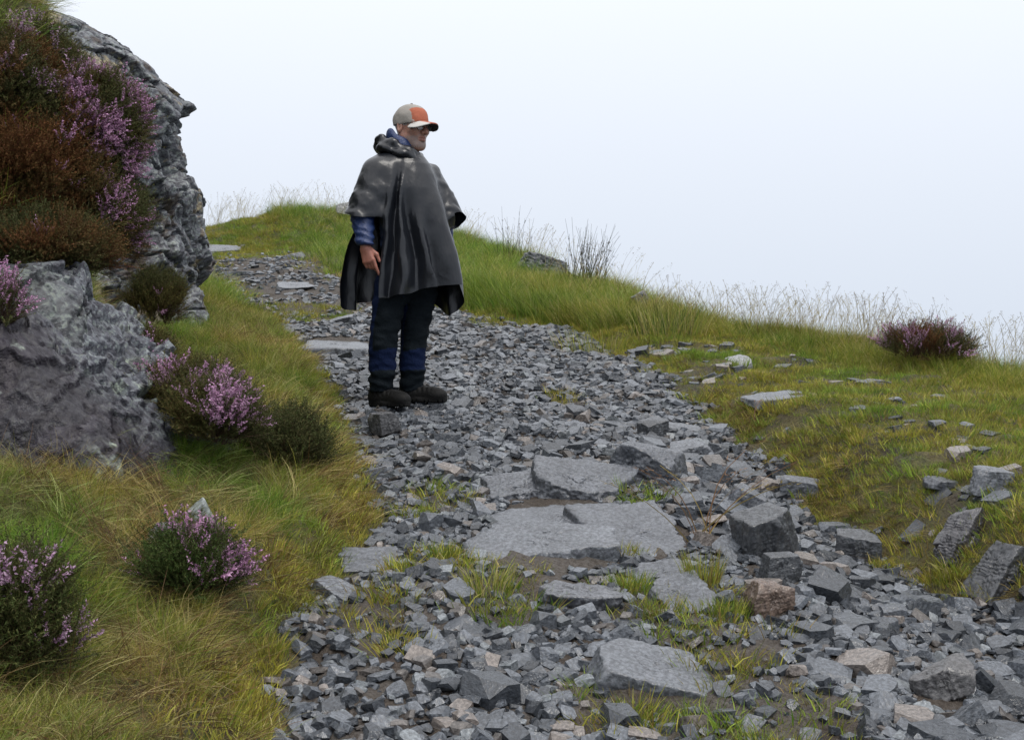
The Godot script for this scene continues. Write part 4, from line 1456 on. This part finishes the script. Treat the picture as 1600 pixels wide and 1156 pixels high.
	cap_and_glasses(root, head_at)


func boots(root: Node3D, ank_r: Vector3, ank_l: Vector3) -> void:
	var boot_d := func(p: Vector3) -> float:   # toe towards +x, heel at x = -0.08
		var f := ell(p, Vector3(0.045, 0.045, 0), Vector3(0.145, 0.052, 0.052))
		f = smin(f, ell(p, Vector3(0.145, 0.036, 0.0), Vector3(0.065, 0.040, 0.050)), 0.04)
		f = smin(f, cap(p, Vector3(-0.03, 0.06, 0), Vector3(-0.022, 0.155, 0), 0.056, 0.060), 0.05)
		f += 0.0025 * sin(p.x * 210.0 + p.y * 90.0) * smoothstep(0.05, 0.07, p.y) * smoothstep(0.15, 0.10, p.x)
		var sole := maxf(ell(Vector3(p.x, 0, p.z), Vector3(0.052, 0, 0), Vector3(0.163, 1.0, 0.058)), absf(p.y - 0.012) - 0.014)
		sole = maxf(sole, -(absf(fposmod(p.x, 0.026) - 0.013) - 0.008) - 0.006) if p.y < 0.008 else sole
		return smin(maxf(f, 0.012 - p.y), sole, 0.006)
	var net := nets(boot_d, Vector3(-0.13, -0.01, -0.08), Vector3(0.24, 0.18, 0.08), 0.006, 1.8)
	var tone := func(p: Vector3) -> Color:
		if p.y < 0.026: return Color(0.018, 0.018, 0.019)
		var lace := absf(p.z) < 0.026 and p.x > 0.0 and p.x < 0.10 and fposmod(p.x * 0.7 + p.y, 0.022) < 0.008
		return Color(0.05, 0.05, 0.055) if lace else Color(0.012, 0.0125, 0.014)
	var mesh := shaded(net, tone)
	for a in [[ank_r, 40.0], [ank_l, 22.0]]:
		var o := put("boot", mesh, M.boot, root)
		var g: Vector3 = a[0]
		var yaw := Basis(Vector3.UP, -deg_to_rad(a[1]))
		var w: Vector3 = root.position + g
		var y := land(w.x, -w.z) - root.position.y + 0.012
		o.transform = Transform3D(yaw, Vector3(g.x + 0.01, y + 0.004, g.z))


func poncho(root: Node3D, sh_r: Vector3, sh_l: Vector3, el_r: Vector3, el_l: Vector3) -> void:
	var cx := -0.020
	var wide := [[0.40, 0.350], [0.53, 0.352], [0.72, 0.345], [0.87, 0.318], [1.06, 0.268], [1.25, 0.216], [1.34, 0.198], [1.40, 0.175], [1.45, 0.135], [1.49, 0.09], [1.52, 0.07]]
	var deep := [[0.40, 0.235], [0.53, 0.235], [0.72, 0.232], [0.87, 0.228], [1.06, 0.222], [1.25, 0.208], [1.34, 0.182], [1.40, 0.162], [1.45, 0.130], [1.49, 0.09], [1.52, 0.07]]
	var cuff_r := el_r + (el_r - sh_r) * 0.9
	var cuff_l := Vector3(0.383, 0.871, -0.080)
	var n_r := Vector3(-0.10, -0.94, -0.32).normalized()
	var at_r := Vector3(-0.237, 1.112, 0.160)
	var n_l := Vector3(0.42, -0.82, 0.40).normalized()
	var at_l := Vector3(0.285, 1.074, -0.130)
	# pleats fall from the collar: [angle, width, height, top, slant], 90 degrees faces down the path
	var pleats := [[103.0, 6.0, 0.026, 1.45, 0.0], [94.0, 5.0, -0.036, 1.42, 4.0], [86.0, 5.0, 0.026, 1.40, 2.0], [76.0, 8.0, -0.044, 1.28, -6.0], [64.0, 6.0, 0.018, 1.10, -10.0], [54.0, 8.0, -0.036, 1.12, -16.0], [34.0, 18.0, 0.030, 1.40, -12.0], [6.0, 9.0, -0.012, 1.3, 0.0], [-18.0, 9.0, 0.016, 1.2, 0.0], [-40.0, 8.0, -0.02, 1.1, 0.0], [178.0, 8.0, 0.012, 1.3, 0.0], [196.0, 8.0, -0.03, 1.2, 0.0], [212.0, 8.0, 0.03, 1.2, 0.0], [232.0, 9.0, -0.03, 1.2, 0.0], [255.0, 10.0, 0.02, 1.3, 0.0], [285.0, 10.0, -0.02, 1.3, 0.0]]
	var dist := func(p: Vector3) -> float:
		var ax := along(wide, p.y)
		var az := along(deep, p.y)
		var qx := (p.x - cx) / ax
		var qz := p.z / az
		var r := sqrt(qx * qx + qz * qz)
		var ang := rad_to_deg(atan2(qz, qx))
		ang += n_mid.get_noise_3d(p.x, p.y * 0.55, p.z) * 14.0
		if ang < -60.0: ang += 360.0
		var disp := 0.0
		for f in pleats:
			var t: float = (ang - f[0] - f[4] * (1.3 - p.y)) / f[1]
			if t > -2.6 and t < 2.6: disp += f[2] * exp(-t * t) * smoothstep(f[3] + 0.05, f[3] - 0.30, p.y)
		var d := (r - 1.0) * minf(ax, az) * 0.9 - disp
		var arm_r := maxf(cap(p, sh_r, cuff_r, 0.085, 0.125), (p - at_r).dot(n_r) - 0.02)
		var arm_l := maxf(cap(p, sh_l, cuff_l, 0.080, 0.092), (p - at_l).dot(n_l) - 0.02)
		var rumple := n_mid.get_noise_3d(p.x * 2.2, p.y * 4.0, p.z * 2.2) * 0.007 + sin(p.y * 60.0 + p.x * 30.0 + n_mid.get_noise_3dv(p * 2.0) * 6.0) * 0.004
		d = smin(d, arm_r - rumple * smoothstep(1.38, 1.2, p.y), 0.10)
		d = smin(d, arm_l - rumple, 0.06)
		d -= n_fine.get_noise_3d(p.x * 0.8, p.y * 0.45, p.z * 0.8) * 0.004 + n_mid.get_noise_3d(p.x * 1.7, p.y * 0.6, p.z * 1.7) * 0.009
		return maxf(d, p.y - 1.50)
	var net := nets(dist, Vector3(-0.52, 0.46, -0.42), Vector3(0.52, 1.54, 0.48), 0.0095, 2.4)
	# hem height by angle round the body: the front panel ends higher than the back one, whose corners hang down at both sides
	var hem := [[-60.0, 0.60], [-45.0, 0.53], [-32.0, 0.52], [-14.0, 0.62], [2.0, 0.70], [30.0, 0.695], [60.0, 0.675], [85.0, 0.635], [100.0, 0.615], [119.0, 0.60], [120.0, 0.60], [178.0, 0.60], [192.0, 0.56], [205.0, 0.55], [222.0, 0.60], [240.0, 0.62], [300.0, 0.60]]
	var keep := func(p: Vector3) -> float:
		var ax := along(wide, p.y)
		var az := along(deep, p.y)
		var ang := rad_to_deg(atan2(p.z / az, (p.x - cx) / ax))
		if ang < -60.0: ang += 360.0
		var g: float = p.y - along(hem, ang) + n_mid.get_noise_3dv(p * 1.5) * 0.012
		# open side below his right sleeve, then the ends of both sleeves
		var body := (sqrt(pow((p.x - cx) / ax, 2.0) + pow(p.z / az, 2.0)) - 1.0) * minf(ax, az)
		var open := minf(ang - 107.0, 183.0 - ang) * 0.006
		var below := (p - at_r).dot(n_r)
		g = minf(g, -minf(open, below))
		g = minf(g, -minf(below, minf(body - 0.035, -0.1 - p.x)))
		g = minf(g, -minf((p - at_l).dot(n_l), minf(body - 0.05, 0.03 - cap(p, sh_l, at_l + n_l * 0.03, 0.08, 0.09))))
		return minf(g, 1.485 - p.y)
	var sheet := cut(net, keep)
	var p_node := put("poncho", arr_mesh(sheet[0], sheet[1], smooth_normals(sheet[0], sheet[1])), M.poncho, root)
	# the hood lies bunched round the neck
	var mid := Vector3(-0.019, 1.498, 0.000)
	var hood_d := func(p: Vector3) -> float:
		var q := p - mid
		q.y -= -q.x * 0.34
		var ang := atan2(q.z, q.x)
		var back := 0.5 - 0.5 * cos(ang)
		var r := Vector2(q.x, q.z * 1.05).length()
		var fold := sin(ang * 7.0 + q.y * 60.0) * 0.006 + n_mid.get_noise_3dv(p * 3.0) * 0.016 + n_fine.get_noise_3dv(p * 1.2) * 0.006
		var ring := Vector2(r - 0.108 - back * 0.018, (q.y + 0.012) * lerpf(0.95, 0.72, back))
		var roll := Vector2(r - 0.128 - back * 0.02, (q.y + 0.045) * 0.9).length() - 0.022
		return smin(ring.length() - lerpf(0.026, 0.034, back), roll, 0.014) - fold
	put("hood", shaded(nets(hood_d, Vector3(-0.24, 1.37, -0.21), Vector3(0.20, 1.63, 0.21), 0.007, 2.0), func(_p): return Color(1, 1, 1)), M.poncho, p_node)


func cap_and_glasses(root: Node3D, at: Transform3D) -> void:
	var cap_root := Node3D.new()
	cap_root.name = "cap"
	root.add_child(cap_root)
	cap_root.transform = at * Transform3D(Basis(Vector3(0, 0, 1), deg_to_rad(-2.0)), Vector3.ZERO)
	var crown_d := func(p: Vector3) -> float:
		var d := ell(p, Vector3(-0.012, 0.036, 0), Vector3(0.112, 0.096, 0.089))
		d += n_mid.get_noise_3dv(p * 6.0) * 0.004
		return maxf(d, 0.030 - p.y - (0.022 if p.x < 0.0 else 0.022 - p.x * 0.2))
	var tone := func(p: Vector3) -> Color:
		var seam := p.x - 0.045 + 0.55 * (0.10 - p.y) - 0.3 * (0.05 - absf(p.z))
		if seam > 0.0 and absf(p.z) < 0.062: return Color(0.44, 0.125, 0.065)
		return Color(0.36, 0.335, 0.305)
	put("crown", shaded(nets(crown_d, Vector3(-0.14, -0.01, -0.11), Vector3(0.13, 0.15, 0.11), 0.005, 1.8), tone), M.cap, cap_root)
	var brim_d := func(p: Vector3) -> float:
		var bow := -p.z * p.z * 6.5
		var sag := -(maxf(0.0, p.x - 0.07)) * 0.16
		var y := p.y - 0.036 - bow - sag
		var plan := maxf(ell(Vector3(p.x, 0, p.z), Vector3(0.070, 0, 0), Vector3(0.116, 1.0, 0.084)), 0.055 - p.x)
		return maxf(plan, absf(y) - 0.0045)
	var brim_tone := func(p: Vector3) -> Color:
		var top := p.y - 0.036 + p.z * p.z * 6.5 + (maxf(0.0, p.x - 0.07)) * 0.16 > 0.0
		if not top: return Color(0.035, 0.036, 0.045)
		return Color(0.44, 0.125, 0.065) if absf(p.z) < 0.030 else Color(0.62, 0.60, 0.57)
	put("brim", shaded(nets(brim_d, Vector3(0.04, -0.05, -0.10), Vector3(0.20, 0.06, 0.10), 0.003, 2.5), brim_tone), M.cap, cap_root)
	var b := SphereMesh.new()
	b.radius = 0.007
	b.height = 0.009
	b.radial_segments = 12
	b.rings = 6
	put("button", b, M.metal_rim, cap_root).position = Vector3(-0.012, 0.133, 0)
	var g := Node3D.new()
	g.name = "glasses"
	root.add_child(g)
	g.transform = at
	for s in [-1.0, 1.0]:
		var rim := TorusMesh.new()
		rim.inner_radius = 0.0205
		rim.outer_radius = 0.0224
		rim.rings = 28
		rim.ring_segments = 8
		var place := Transform3D(Basis(Vector3.UP, -s * 0.16) * Basis(Vector3(0, 0, 1), PI / 2), Vector3(0.103, 0.000, s * 0.033))
		put("rim", rim, M.metal_rim, g).transform = place
		var lens := CylinderMesh.new()
		lens.top_radius = 0.0208
		lens.bottom_radius = 0.0208
		lens.height = 0.0012
		put("lens", lens, M.lens, g).transform = place
		put("temple", bar(Vector3(0.098, 0.010, s * 0.056), Vector3(-0.010, 0.018, s * 0.084), 0.0017), M.metal_rim, g)
	put("bridge", bar(Vector3(0.107, 0.004, -0.012), Vector3(0.107, 0.004, 0.012), 0.0015), M.metal_rim, g)


func bar(a: Vector3, b: Vector3, r: float) -> ArrayMesh:
	var d := (b - a).normalized()
	var s := d.cross(Vector3(0.3, 0.9, 0.2)).normalized() * r
	var t := d.cross(s)
	var v := PackedVector3Array()
	for k in 8:
		var u := s * cos(TAU * k / 8.0) + t * sin(TAU * k / 8.0)
		var w := s * cos(TAU * (k + 1) / 8.0) + t * sin(TAU * (k + 1) / 8.0)
		v.append_array([a + u, b + u, a + w, a + w, b + u, b + w])
	return arr_mesh(v, PackedInt32Array())
